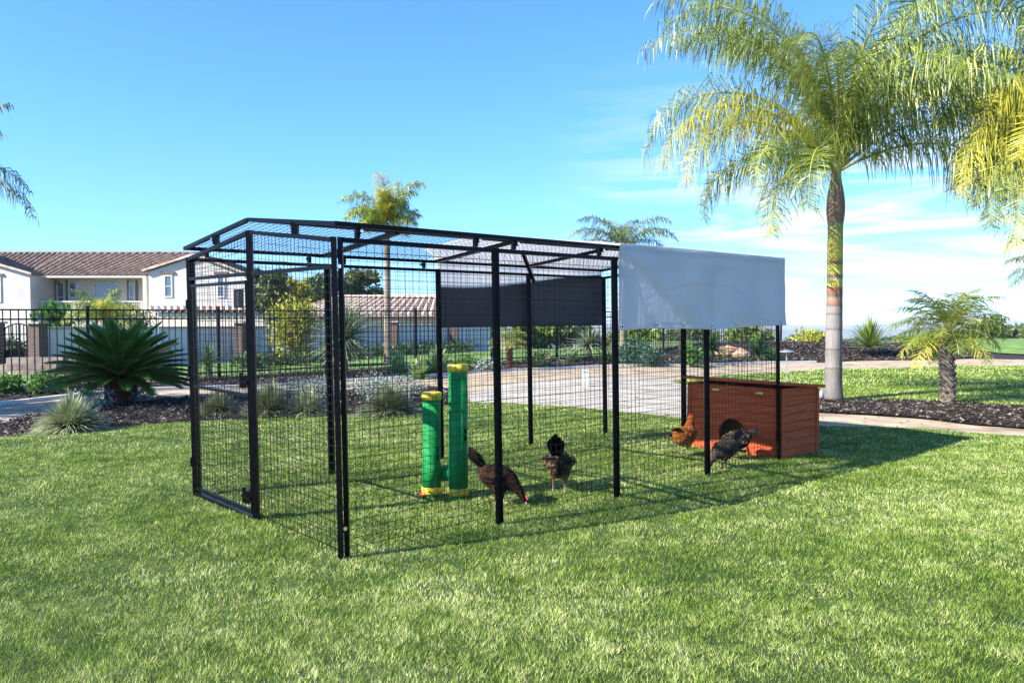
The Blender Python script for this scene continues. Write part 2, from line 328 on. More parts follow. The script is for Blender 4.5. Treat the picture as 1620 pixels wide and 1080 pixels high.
# pale concrete part inside the path
patch('concrete_pad', smooth_line([g2(*q) for q in [(740, 622), (820, 604), (1000, 597), (1090, 603), (1100, 640), (1080, 657)]])+[g2(960, 648), g2(880, 640), g2(800, 635), g2(745, 636)], M['concrete'], -.006, .4, kind='structure')
# front mulch bed at the left, between lawn and path
bed_l = [g2(*q) for q in [(-500, 722), (-200, 706), (0, 692), (150, 680), (300, 668), (420, 661), (520, 656), (620, 650), (690, 643), (738, 636), (735, 618), (680, 612), (560, 618), (430, 620), (330, 626), (240, 633), (160, 643), (60, 657), (0, 668), (-200, 690), (-500, 708)]]
_, BEDL = patch('mulch_bed', bed_l, M['mulch'], .006, .4, kind='structure')
# bed along the fence
fa = F0+FD*(-16); fb = F0+FD*24
bed_f = [p for p in path_back if p[0] < 9]+[(9, 27.4), (9, 34), (8.5, 33.6), (fa.x-.5, fa.y+.6)]
_, BEDF = patch('mulch_bed', bed_f, M['mulch'], .004, .5, kind='structure')
# berm at the right
pb = [p for p in path_back if p[0] >= 9]
_, BERM = patch('mulch_bed', [(9.01, 27.41)]+pb+[(32, 31), (26, 31.4), (21, 31), (9.01, 34)], M['mulch'], .004, .6, kind='structure')
# second lawn at the right
lawn2 = smooth_line([g2(*q) for q in [(1060, 601), (1180, 592), (1250, 588), (1380, 583), (1620, 578), (1900, 577)]])+smooth_line([g2(*q) for q in [(1900, 662), (1620, 646), (1500, 637), (1400, 633), (1290, 632), (1200, 622), (1100, 610)]])
_, LAWN2 = patch('lawn', lawn2, M['lawn'], .002, .5, kind='structure')
# strip of bark under the palms at the right
bed_r = smooth_line([g2(*q) for q in [(1150, 640), (1200, 622), (1290, 632), (1400, 633), (1500, 637), (1620, 646), (1900, 662)]])+smooth_line([g2(*q) for q in [(1900, 705), (1620, 676), (1540, 671), (1450, 662), (1290, 652), (1200, 648)]])
_, BEDR = patch('mulch_bed', bed_r, M['mulch'], .014, .35, kind='structure')
# green slope past the berm, right
patch('lawn', [(16.6, 30.6), (17.4, 29.0), (19.0, 28.3), (34, 28.2), (60, 44), (22, 44), (18, 36)], M['turf'], .05, .7, kind='structure')
# neighbour's lawn beyond the fence
nf = [F0+FD*(-5)+FN*.4, F0+FD*19+FN*.4, F0+FD*18+FN*6, F0+FD*(-5)+FN*6]
patch('lawn', [(p.x, p.y) for p in nf], M['turf'], .02, 1, kind='structure')
# pale edging strip along the back of the path
b = MB()
for i in range(len(path_back)-1):
    p, q = path_back[i], path_back[i+1]
    if p[0] > 9: break
    b.bar((p[0], p[1], H(*p)+.015), (q[0], q[1], H(*q)+.015), .10, .07, ext=.01)
b.build('edging', M['edging'], kind='structure')

# distant hills
def ridge(name, Y, top, amp, seed, m, x0, x1, step, dep):
    b = MB(); xs = np.arange(x0, x1, step); v = []
    for x in xs:
        h = top+amp*noise.fractal(Vector((x/900.0+seed, seed, 0)), 1, 2, 5)
        v += [(x, Y, -120), (x, Y+dep*.5, h), (x, Y+dep, -120)]
    f = []
    for i in range(len(xs)-1):
        a = i*3; f += [(a, a+3, a+4, a+1), (a+1, a+4, a+5, a+2)]
    b.add(v, f); return b.build(name, m, smooth=True, kind='structure')
ridge('hills', 5200, -72, 60, 3.3, M['hill'], -4000, 6000, 60, 1500)
ridge('hills', 2900, -62, 22, 8.1, M['hill'], -3000, 4000, 50, 800)

# ------------------------------------------------------------------ grass blades
def cellrand(x, y, k, sx=.05, sy=.06):
    a = np.floor((x+.4*y+.02*np.sin(y*30))/sx); b_ = np.floor((y-.2*x+.02*np.sin(x*25))/sy); v = np.sin(a*12.9898+b_*78.233+k*37.719)*43758.5453
    return v-np.floor(v)
def grass_mesh(name, x, y, h, w, seg2, lean, tint):
    c1 = cellrand(x, y, 1); c2 = cellrand(x, y, 2, .13, .16); h = h*(.75+.5*c1)
    tint = np.clip(tint+.20*(c1-.5)+.12*(c2-.5), 0, 1)
    n = len(x); z = np.array([H(a, c) for a, c in zip(x, y)])
    ang = np.random.rand(n)*2*PI; ca, sa = np.cos(ang), np.sin(ang)
    la = np.random.rand(n)*2*PI
    c3 = cellrand(x, y, 3, .09, .10)*2*PI; clx = np.cos(c3)*.45; cly = np.sin(c3)*.45
    lx = (np.cos(la)+clx)*lean*h; ly = (np.sin(la)+cly)*lean*h
    if seg2:
        V = np.empty((n, 5, 3))
        V[:, 0] = np.stack([x-ca*w, y-sa*w, z], 1); V[:, 1] = np.stack([x+ca*w, y+sa*w, z], 1)
        mx, my, mz = x+lx*.35, y+ly*.35, z+h*.58
        V[:, 2] = np.stack([mx-ca*w*.85, my-sa*w*.85, mz], 1); V[:, 3] = np.stack([mx+ca*w*.85, my+sa*w*.85, mz], 1)
        V[:, 4] = np.stack([x+lx, y+ly, z+h*(1-.35*lean)], 1)
        base = (np.arange(n)*5)[:, None]
        loops = np.concatenate([base+np.array([0, 1, 3, 2]), base+np.array([2, 3, 4])], 1).ravel()
        tot = np.tile([4, 3], n); k = 5
    else:
        V = np.empty((n, 3, 3))
        V[:, 0] = np.stack([x-ca*w, y-sa*w, z], 1); V[:, 1] = np.stack([x+ca*w, y+sa*w, z], 1); V[:, 2] = np.stack([x+lx*.8, y+ly*.8, z+h*.9], 1)
        loops = np.arange(n*3); tot = np.full(n, 3); k = 3
    me = bpy.data.meshes.new(name); me.vertices.add(n*k); me.vertices.foreach_set('co', V.ravel())
    me.loops.add(len(loops)); me.loops.foreach_set('vertex_index', loops.astype(np.int32))
    st = np.concatenate([[0], np.cumsum(tot)[:-1]]); me.polygons.add(len(tot)); me.polygons.foreach_set('loop_start', st.astype(np.int32)); me.polygons.foreach_set('loop_total', tot.astype(np.int32))
    me.update(calc_edges=True)
    a = me.attributes.new('tint', 'FLOAT', 'POINT'); a.data.foreach_set('value', np.repeat(tint, k).astype(np.float32))
    me.materials.append(M['grass']); o = bpy.data.objects.new(name, me); COL.objects.link(o)
    return o
def inpoly_np(x, y, poly):
    c = np.zeros(len(x), bool); n = len(poly); j = n-1
    for i in range(n):
        xi, yi = poly[i]; xj, yj = poly[j]
        if yi != yj:
            t = ((yi > y) != (yj > y)) & (x < (xj-xi)*(y-yi)/(yj-yi)+xi); c ^= t
        j = i
    return c
def scatter(poly, n, y0, y1, margin=3.0):
    y = y0+np.random.rand(n)*(y1-y0); x = (np.random.rand(n)*2-1)*(.66*y1+margin)
    k = (np.abs(x) < .66*y+margin); x, y = x[k], y[k]; k = inpoly_np(x, y, poly); return x[k], y[k]
def tints(x, y):
    t = .04+np.random.beta(1.1, 1.15, len(x))*.92
    t += .10*np.sin(x*7.3+2*np.sin(y*5.1))*np.sin(y*8.7+1.7*np.sin(x*6.1))
    t += .10*np.sin(x*.9+np.sin(y*1.3)*1.4)*np.cos(y*.8-.6*x)
    return np.clip(t, 0, 1)
bands = [(2.2, 4.2, 20000, .0013, False), (4.2, 6.2, 13000, .0017, False), (6.2, 9.0, 8000, .0023, False), (9.0, 12.5, 4200, .0032, False), (12.5, 17.0, 2300, .0046, False)]
for i, (a, c, dens, wd, s2) in enumerate(bands):
    area = (c-a)*2*(.66*c+3.0); x, y = scatter(LAWN, int(area*dens), a, c)
    hgt = (.012+.019*np.random.rand(len(x)))*(1+.28*np.sin(x*2.3+1.1*np.sin(y*3.1))*np.sin(y*2.9+x)*.6+.2*np.sin(x*9.3+2*np.sin(y*7.1))*np.sin(y*11.3+1.4*np.sin(x*5.7)))
    o = grass_mesh('grass', x, y, hgt, wd, s2, .62, tints(x, y)); tag(o, 'short bright green lawn grass around the chicken run', 'grass', kind='stuff')
for a, c, dens, wd in [(13.0, 17, 1300, .006), (17, 25.5, 520, .011)]:
    area = (c-a)*2*(.66*c+3.0); x, y = scatter(LAWN2, int(area*dens), a, c)
    o = grass_mesh('grass', x, y, .03+.02*np.random.rand(len(x)), wd, False, .7, tints(x, y)); tag(o, 'short green grass of the second lawn behind the palms', 'grass', kind='stuff')

# bark chips
def chips(poly, n, size, name, label, ylim=(5, 40)):
    xs = [p[0] for p in poly]; ys = [p[1] for p in poly]
    x0, x1 = max(min(xs), -14), min(max(xs), 16); y0, y1 = max(min(ys), ylim[0]), min(max(ys), ylim[1])
    b = MB(); cnt = 0; tries = 0
    while cnt < n and tries < n*12:
        tries += 1; x = random.uniform(x0, x1); y = random.uniform(y0, y1)
        if not inpoly(x, y, poly) or abs(x) > .66*y+1.5: continue
        cnt += 1; l = size*random.uniform(.5, 1.8); w = size*random.uniform(.2, .45)
        R = Matrix.Rotation(random.uniform(0, 2*PI), 3, 'Z') @ Matrix.Rotation(random.gauss(0, .35), 3, 'Y') @ Matrix.Rotation(random.gauss(0, .35), 3, 'X')
        b.box((x, y, H(x, y)+.02+random.uniform(0, .02)), (l, w, .008), R)
    b.build(name, M['chip'], label=label, cat='mulch', kind='stuff')
chips(BEDR, 9000, .055, 'bark_mulch', 'dark shredded bark mulch under the two palms at right', (8, 20))
chips(BEDL, 7000, .055, 'bark_mulch', 'dark bark mulch round the sago palm and grass clumps', (8, 20))
chips(BEDF, 6000, .09, 'bark_mulch', 'dark bark mulch along the iron fence', (12, 32))
chips(BERM, 3500, .13, 'bark_mulch', 'dark bark mulch on the low berm behind the second lawn', (24, 34))

b = MB(); random.seed(5); pol = [(p[0], p[1]) for p in path_front]+[(p[0], p[1]) for p in reversed(path_back)]
for i in range(900):
    y = random.uniform(9, 27); x = random.uniform(-.66*y, .66*y)
    if not inpoly(x, y, pol): continue
    l = random.uniform(.015, .05); R = Matrix.Rotation(random.uniform(0, 6), 3, 'Z') @ Matrix.Rotation(random.gauss(0, .2), 3, 'X'); b.box((x, y, H(x, y)+.008), (l, l*.4, .006), R)
b.build('leaf_litter', M['chip'], label='scattered bark crumbs and dry leaves on the pale path', cat='litter', kind='stuff')
b = MB()
for i in range(130):
    y = 2.4+random.random()**1.2*11; x = random.uniform(-.66*y, .66*y)
    if not inpoly(x, y, LAWN): continue
    l = random.uniform(.008, .02); R = Matrix.Rotation(random.uniform(0, 6), 3, 'Z') @ Matrix.Rotation(random.gauss(0, .4), 3, 'X'); b.box((x, y, H(x, y)+.02), (l, l*.35, .003), R)
b.build('leaf_litter', M['dry_leaf'], label='few dry leaf scraps lying in the lawn', cat='litter', kind='stuff')

# ------------------------------------------------------------------ chicken run
NC = PG(541, 886); RC = PG(1233, 727)
EX = Vector((RC.x-NC.x, RC.y-NC.y, 0)); RL = EX.length; EX.normalize(); EY = Vector((-EX.y, EX.x, 0))
RW = 2.40; PW = RL/4; HW = RW/2; EH = 2.0; RH = 2.13
LEAN = Vector((-.016, 0, 0))
def C(t, w, z): return NC+EX*t+EY*w+Vector((0, 0, z))+LEAN*z
TW = .030
run = empty('chicken_run', NC, label='black metal walk-in chicken run with wire mesh walls and gabled roof', cat='chicken run')
def mesh_fill(b, a0, a1, b0, b1, step, vstep, th=.0029, topfn=None):
    """wire grid; a0->a1 bottom edge, b0->b1 top edge"""
    n = max(1, round((a1-a0).length/step))
    for i in range(1, n):
        t = i/n; b.bar(a0.lerp(a1, t), b0.lerp(b1, t), th)
    hgt = max((b0-a0).length, (b1-a1).length); m = max(1, round(hgt/vstep))
    for j in range(1, m):
        t = j/m; b.bar(a0.lerp(b0, t), a1.lerp(b1, t), th)
G = .004; wall_th = TW
def wall_panel(pt, s0, s1, top0, top1, name, door=False, bars=(), cutout=False, zb=.012):
    """pt(s, z) -> world. frame tubes and wire"""
    fr = MB(); h = TW/2+.002
    fr.bar(pt(s0+h, 0), pt(s0+h, top0), TW); fr.bar(pt(s1-h, 0), pt(s1-h, top1), TW)
    fr.bar(pt(s0+TW+.002, top0-h), pt(s1-TW-.002, top1-h), TW*.96)
    if door: fr.bar(pt(s0+TW+.002, .025), pt(s1-TW-.002, .025), TW*.9)
    for z in bars: fr.bar(pt(s0+TW+.002, z), pt(s1-TW-.002, z), TW*.85)
    o = fr.build(name, M['black'], run)
    w = MB(); z0 = .8 if cutout else zb
    if cutout: fr2 = MB(); fr2.bar(pt(s0+TW+.002, .8), pt(s1-TW-.002, .8), TW*.9); fr2.build('cross_bar', M['black'], o)
    if door: z0 = None
    if z0 is not None:
        mesh_fill(w, pt(s0+TW, z0), pt(s1-TW, z0), pt(s0+TW, top0-TW), pt(s1-TW, top1-TW), .056, .056)
        w.build('wire_mesh', M['wire'], o)
    return o
gap = .022
for i in range(4):
    wall_panel(lambda s, z: C(s, 0, z), i*PW+(gap if i == 0 else 0), (i+1)*PW, EH-.02, EH-.02, 'side_panel')
    wall_panel(lambda s, z: C(s, RW, z), i*PW+(gap if i == 0 else 0), (i+1)*PW, EH-.02, EH-.02, 'side_panel')
off = -.0  # front gable (t=0): right half plain, left half with the door
pf = lambda s, z: C(-.002, s, z)
wall_panel(pf, -.01+.0, HW, EH-.02, RH-.02, 'gable_panel', bars=(1.80,))
fo = wall_panel(pf, HW, RW, RH-.02, EH-.02, 'door_surround', door=True, bars=(1.80,))
w = MB(); mesh_fill(w, pf(HW+TW, 1.81), pf(RW-TW, 1.81), pf(HW+TW, RH-.05), pf(RW-TW, EH-.05), .056, .056); w.build('wire_mesh', M['wire'], fo)
# the door, slightly proud
pd = lambda s, z: C(-.004, s, z)
s0, s1 = HW+TW+.012, RW-TW-.012
d = MB(); z0, z1 = .06, 1.755
d.bar(pd(s0+.013, z0), pd(s0+.013, z1), .026); d.bar(pd(s1-.013, z0), pd(s1-.013, z1), .026)
for z in (z0+.013, .92, z1-.013): d.bar(pd(s0+.027, z), pd(s1-.027, z), .024)
door = d.build('door', M['black'], run)
w = MB(); mesh_fill(w, pd(s0+.026, z0+.02), pd(s1-.026, z0+.02), pd(s0+.026, z1-.02), pd(s1-.026, z1-.02), .056, .056); w.build('wire_mesh', M['wire'], door)
for z in (.25, 1.0, 1.55):
    hb = MB(); hb.tube([C(-.03, RW-TW-.006, z), C(-.03, RW-TW-.006, z+.08)], .012, 8); hb.box(C(-.022, RW-TW-.006, z+.04), (.03, .03, .05)); hb.build('hinge', M['black'], door)
for z in (.18, 1.02):
    lb = MB(); lb.box(C(-.03, s0+.04, z), (.035, .03, .09)); lb.box(C(-.035, s0+.085, z+.01), (.02, .02, .11)); lb.bar(C(-.04, s0-.02, z), C(-.04, s0+.12, z), .015); lb.build('latch', M['black'], door)
# maker's plate with its vertical emblem
pl = MB(); R_ = Matrix((EY, -EX, Vector((0, 0, 1)))).transposed()
pc = C(-.02, HW+.17, 1.625); pl.box(pc, (.165, .006, .135), R_); plate = pl.build('name_plate', M['black'], door)
em = MB()
for q in range(7):
    zz = -.045+q*.015; ww = (.030, .045, .024, .045, .030, .045, .034)[q]
    em.box(pc-EX*.005+Vector((0, 0, zz)), (ww*.8, .003, .005), R_)
em.box(pc-EX*.005+EY*.028, (.004, .003, .10), R_)
em.build('emblem', M['emblem'], plate)
# back gable
pe = lambda s, z: C(RL+.002, s, z)
wall_panel(pe, 0, HW, EH-.02, RH-.02, 'gable_panel', cutout=True, zb=.03)
wall_panel(pe, HW, RW, RH-.02, EH-.02, 'gable_panel')
# roof frames (four each side), standing a little above the walls on clamps
for side in (0, 1):
    for i in range(4):
        t0, t1 = i*PW-.02*(i == 0), (i+1)*PW+.02*(i == 3)
        wa, wb = (-.03, HW-.006) if side == 0 else (RW+.03, HW+.006)
        za, zb = EH+.055, RH+.055
        fr = MB(); h = TW/2
        e = lambda t, k: C(t, wa+(wb-wa)*k, za+(zb-za)*k)
        fr.bar(e(t0, 0), e(t1, 0), TW); fr.bar(e(t0, 1), e(t1, 1), TW*.8)
        fr.bar(e(t0+h, .015), e(t0+h, .985), TW*.96); fr.bar(e(t1-h-.001, .015), e(t1-h-.001, .985), TW*.96)
        o = fr.build('roof_panel', M['black'], run)
        w = MB(); mesh_fill(w, e(t0+TW, .02), e(t1-TW, .02), e(t0+TW, .98), e(t1-TW, .98), .056, .056); w.build('wire_mesh', M['wire'], o)
        for tt in (t0+.18, t1-.18):
            if tt > 2*PW+.05: continue
            c = MB(); wc = 0.0 if side == 0 else RW
            c.box(C(tt, wc, EH+.018), (.030, .026, .075), R_.copy()); c.tube([C(tt, wc, EH+.02)-EY*(.045 if side == 0 else -.045), C(tt, wc, EH+.02)], .015, 10)
            co = c.build('clamp', M['black'], run)
            bb = MB(); sg = -1 if side == 0 else 1; bb.tube([C(tt, wc, EH+.02)+EY*sg*.046, C(tt, wc, EH+.02)+EY*sg*.054], .011, 10); bb.build('bolt', M['steel'], co)
for w0 in (HW*.42, HW*1.5):
    c = MB(); k = (w0/HW) if w0 < HW else (2-w0/HW); zz = EH+(RH-EH)*k
    c.box(C(-.0, w0, zz+.018), (.04, .05, .075)); co = c.build('clamp', M['black'], run)
    bb = MB(); bb.tube([C(-.028, w0, zz+.02), C(-.04, w0, zz+.02)], .013, 10); bb.build('bolt', M['steel'], co)
c = MB(); c.box(C(.012, 0, .20), (.05, .03, .05), R_); c.build('clamp', M['black'], run)
bb = MB(); bb.tube([C(.012, -.017, .20), C(.012, -.03, .20)], .013, 10); bb.build('bolt', M['steel'], run)
bb = MB(); bb.tube([C(.012, -.017, 1.80), C(.012, -.03, 1.80)], .013, 10); bb.build('bolt', M['steel'], run)
# diagonal brace under the covered bay
br = MB(); br.bar(P(845, 446, 9.15), P(825, 394, 8.3), .035, .03); br.build('brace', M['black'], run)

# ------------------------------------------------------------------ tarp
def cloth(fn, nu, nv, name, m, parent, th=.002):
    v = [fn(i/nu, j/nv) for j in range(nv+1) for i in range(nu+1)]
    f = [(j*(nu+1)+i, j*(nu+1)+i+1, (j+1)*(nu+1)+i+1, (j+1)*(nu+1)+i) for j in range(nv) for i in range(nu)]
    b = MB(); b.add(v, f); o = b.build(name, m, parent, smooth=True)
    md = o.modifiers.new('thickness', 'SOLIDIFY'); md.thickness = th; return o
T0, T1 = 2*PW-.09, RL+.03
M['tarp_roof'] = mat('grey_tarp_roof', [(.62, .62, .64), (.72, .72, .73)], 2.2, .6, .25, 260, trans=.72, tcol=(.92, .92, .94), bdist=.002)
tarp = empty('tarp', C(T0, 0, 1.4), label='pale grey fabric tarp draped over the far half of the run roof', cat='tarp')
def fold(s, z, a, b_, c, w, amp):
    d_ = (s*a+z*b_-c)/w; return amp*math.exp(-d_*d_)
def tarp_top(u, v):
    ta = T0-.38*ss(.18, .36, v)*(1-ss(.8, .97, v)); t = ta+(T1-ta)*u; w = -.055+(RW+.11)*v; k = 1-abs(w-HW)/HW; k = max(k, -.05)  # extra cloth reaching past the rafter, added to shade the hen house front
    sag = -.02*math.sin(u*PI*2)**2*(1 if 0 < k < 1 else 0)
    return C(t, w, EH+.092+(RH-EH)*k+.012*noise.noise(Vector((t*3, w*3, 0)))+sag*.4)
cloth(tarp_top, 60, 60, 'roof_cloth', M['tarp_roof'], tarp)
def tarp_right(u, v):
    ta = T0+.09; t = ta+(T1-ta)*u; zt = EH+.09; zb = 1.375+.012*math.sin(u*9)+.015*u; z = zt+(zb-zt)*v
    s_, q = u*2.5, v*.7
    n = .028*noise.noise(Vector((t*1.3, z*1.1, 5)))+.010*noise.noise(Vector((t*4.5, z*3, 9)))
    n += fold(s_, q, .55, -1, -.02, .09, .016)+fold(s_, q, .9, -1, .02, .10, -.016)+fold(s_, q, .28, -1, -.04, .07, .010)
    n += (fold(s_, q, .10, 1, .42+.03*math.sin(s_*5), .012, .009)*math.exp(-((s_-1.1)/.55)**4)+fold(s_, q, -.45, 1, -.42, .02, .007)*math.exp(-((s_-1.75)/.2)**2)+fold(s_, q, 1.6, -1, .05, .10, .014)+fold(s_, q, 1, 0, 2.42, .03, .008))
    n += .010*noise.noise(Vector((t*9, z*7, 2)))+.016*noise.noise(Vector((t*2.6+z*2.2, z*1.2, 12)))+.006*noise.noise(Vector((t*22, z*4, 3)))*ss(.6, 1, v)
    n += .004*(v > .93)-.004*math.exp(-((v-.925)/.006)**2)
    return C(t, -.058-max(-.01, n)+.012*v, z)
flap = cloth(tarp_right, 220, 110, 'side_flap', M['tarp'], tarp)
for i in range(7):
    u = .015+i*.158; p = Vector(tarp_right(u, .955))-EY*.008
    g = MB(); k = 14
    for q in range(k):
        a, c2 = 2*PI*q/k, 2*PI*(q+1)/k
        g.bar(p+EX*math.cos(a)*.016+Vector((0, 0, math.sin(a)*.016)), p+EX*math.cos(c2)*.016+Vector((0, 0, math.sin(c2)*.016)), .009, .006)
    gr_ = g.build('grommet', M['steel'], flap)
    g = MB(); g.tube([p-EY*.0, p-EY*.002], .010, 12); g.build('eyelet_hole', M['black'], gr_) if False else g.build('eyelet_hole', M['black'], flap)
def tarp_left_(u, z):
    t = T0+.10+(T1-T0-.10)*u
    return C(t, RW+.058+.012*(2.05-z)+.02*noise.noise(Vector((t*1.6, z*1.5, 7))), z)
def seam(u): return 1.80+.20*u**1.4-.02*math.sin(u*6)
cloth(lambda u, v: tarp_left_(u, EH+.09+(seam(u)-EH-.09)*v), 60, 10, 'side_flap', M['tarp_roof'], tarp)
cloth(lambda u, v: tarp_left_(u, seam(u)-.001+(1.37-seam(u))*v), 60, 20, 'shade_cloth', M['tarp_dark'], tarp)
def edge_roll(u, v):
    a = u*2*PI; w = -.04+(RW+.08)*v; k = 1-abs(w-HW)/HW
    return C(T0-.0+.012*math.cos(a), w, EH+.088+(RH-EH)*max(k, -.03)+.010*math.sin(a))
# ------------------------------------------------------------------ hen house
R_h = Matrix((EY, -EX, Vector((0, 0, 1)))).transposed()
hb0 = C(RL+.035, .0, 0)
hut = empty('hen_house', hb0+EX*.375+EY*.6, label='red stained wooden hen house with flat lid and round pop hole beside the run', cat='hen house')
HWD, HD, HT = 1.16, .76, .735
def hp(s, d_, z): return hb0+EY*(s+.0)+EX*d_+Vector((0, 0, z))
nb = 8; bh = HT/nb
for face in ('front_wall', 'side_wall', 'side_wall', 'back_wall'):
    pass
def boards(a, b_, normal, name, hole=None):
    b = MB(); L_ = (b_-a).length; d_ = (b_-a).normalized()
    for i in range(nb):
        z0, z1 = i*bh+.002, (i+1)*bh-.003
        segs = [(0, L_)]
        if hole:
            hc, hr, hz = hole
            # split in thin strips to cut the arch
            n = 6
            for q in range(n):
                za, zb = z0+(z1-z0)*q/n, z0+(z1-z0)*(q+1)/n; zm = (za+zb)/2
                if zm < hz: half = hr
                elif zm < hz+hr: half = math.sqrt(max(0, hr*hr-(zm-hz)**2))
                else: half = 0
                parts = [(0, L_)] if half == 0 else [(0, hc-half), (hc+half, L_)]
                for s0_, s1_ in parts:
                    m_ = a+d_*((s0_+s1_)/2)+Vector((0, 0, zm)); b.box(m_-normal*.009, ((s1_-s0_), .018, zb-za+.0001), Matrix((d_, normal, Vector((0, 0, 1)))).transposed())
            continue
        m_ = a+d_*(L_/2)+Vector((0, 0, (z0+z1)/2)); b.box(m_-normal*.009, (L_, .018, z1-z0), Matrix((d_, normal, Vector((0, 0, 1)))).transposed())
    bk = MB()
    return b.build(name, M['wood'], hut)
fw = boards(hp(0, 0, 0), hp(HWD, 0, 0), -EX, 'front_wall', hole=(.58, .17, .20))
boards(hp(0, .02, 0), hp(0, HD-.02, 0), -EY, 'side_wall')
boards(hp(HWD, .02, 0), hp(HWD, HD-.02, 0), EY, 'side_wall')
boards(hp(0, HD, 0), hp(HWD, HD, 0), EX, 'back_wall')
b = MB()
for s_, d_ in ((.012, .012), (HWD-.012, .012), (.012, HD-.012), (HWD-.012, HD-.012)):
    b.box(hp(s_, d_, HT/2-.02*(d_ > .3)), (.05, .05, HT-.04*(d_ > .3)), R_h)
b.build('corner_post', M['wood'], hut)
b = MB(); b.box(hp(HWD/2, HD/2, HT+.022), (HWD+.12, HD+.12, .030), R_h @ Matrix.Rotation(.085, 3, 'X')); lid = b.build('lid', M['wood'], hut)
b = MB(); b.box(hp(HWD/2, HD/2, .05), (HWD-.06, HD-.06, .02), R_h); b.build('floor_board', M['wood_in'], hut)
b = MB(); b.box(hp(HWD/2, HD*.5, HT/2), (HWD-.08, .015, HT-.12), R_h); b.build('inner_partition', M['wood_in'], hut)
# ring round the pop hole
b = MB(); k = 22
prev = None
for q in range(k+1):
    a = PI*q/k; p = hp(.58+.18*math.cos(a), -.008, .20+.18*math.sin(a))
    if prev is not None: b.bar(prev, p, .016, .022, up=tuple(-EX))
    prev = p
b.build('pop_hole_rim', M['wood'], fw)
for s_ in (.26, .80):
    b = MB(); b.box(hp(s_, -.004, HT-.06), (.085, .003, .022), R_h); st = b.build('sticker', M['sticker'], fw)

# ------------------------------------------------------------------ feeders
def feeder(px, py, top_px, dia_px, label, extra):
    g = PG(px, py); Y = g.y; r = dia_px/F*Y/2; zt = P(px, top_px, Y).z
    e = empty('feeder', g, label=label, cat='feeder', group=None)
    b = MB(); b.lathe(g, [(.085, r), (zt*.32, r), (zt*.33, r*.97), (zt-.05, r*.97)], 32); tb = b.build('tube', M['green_pl'], e, smooth=False)
    for p_ in tb.data.polygons: p_.use_smooth = abs(p_.normal.z) < .5
    b = MB(); b.lathe(g, [(zt-.062, r*1.02), (zt-.06, r*1.07), (zt-.006, r*1.07), (zt, r*1.0)], 32); cp = b.build('top_cap', M['yellow_pl'], e)
    for p_ in cp.data.polygons: p_.use_smooth = abs(p_.normal.z) < .5
    b = MB(); b.lathe(g, [(.03, r*1.02), (.032, r*1.08), (.082, r*1.08), (.086, r*1.0)], 32); cp = b.build('bottom_cap', M['yellow_pl'], e)
    for p_ in cp.data.polygons: p_.use_smooth = abs(p_.normal.z) < .5
    return e, g, r, zt
e, g, r, zt = feeder(683, 785, 620, 30, 'shorter green tube feeder with yellow caps and red cup at its foot', 0)
b = MB()
for i in range(7):
    pass
b.tube([g+Vector((-.055, -.02, z)) for z in (.0, .012, .03, .045)], [.018, .036, .040, .026], 16); b.build('drinker_cup', M['red_pl'], e, smooth=True)
for zz in (.34, .40):
    b = MB(); b.box(g+Vector((r*.93*math.sin(.8), -r*.93*math.cos(.8), zz)), (.02, .016, .04), Matrix.Rotation(.8, 3, 'Z')); b.build('clip', M['black'], e)
b = MB(); b.lathe(g, [(0.0, r*.8), (.031, r*.8)], 24); b.build('foot', M['green_pl'], e)
e, g, r, zt = feeder(725, 787, 576, 31, 'taller green tube feeder with yellow caps and a green feeding spout', 0)
b = MB(); b.lathe(g, [(0.0, r*.8), (.031, r*.8)], 24); b.build('foot', M['green_pl'], e)
b = MB(); pts = [g+Vector((-.02, .05, .20)), g+Vector((-.10, .10, .19)), g+Vector((-.145, .13, .17)), g+Vector((-.15, .135, .13))]
b.tube(pts, [.06, .065, .068, .06], 20); b.build('spout', M['green_pl'], e, smooth=True)
for zz in (.50, .56):
    b = MB(); b.box(g+Vector((r*.93*math.sin(.9), -r*.93*math.cos(.9), zz)), (.02, .016, .04), Matrix.Rotation(.9, 3, 'Z')); b.build('clip', M['black'], e)

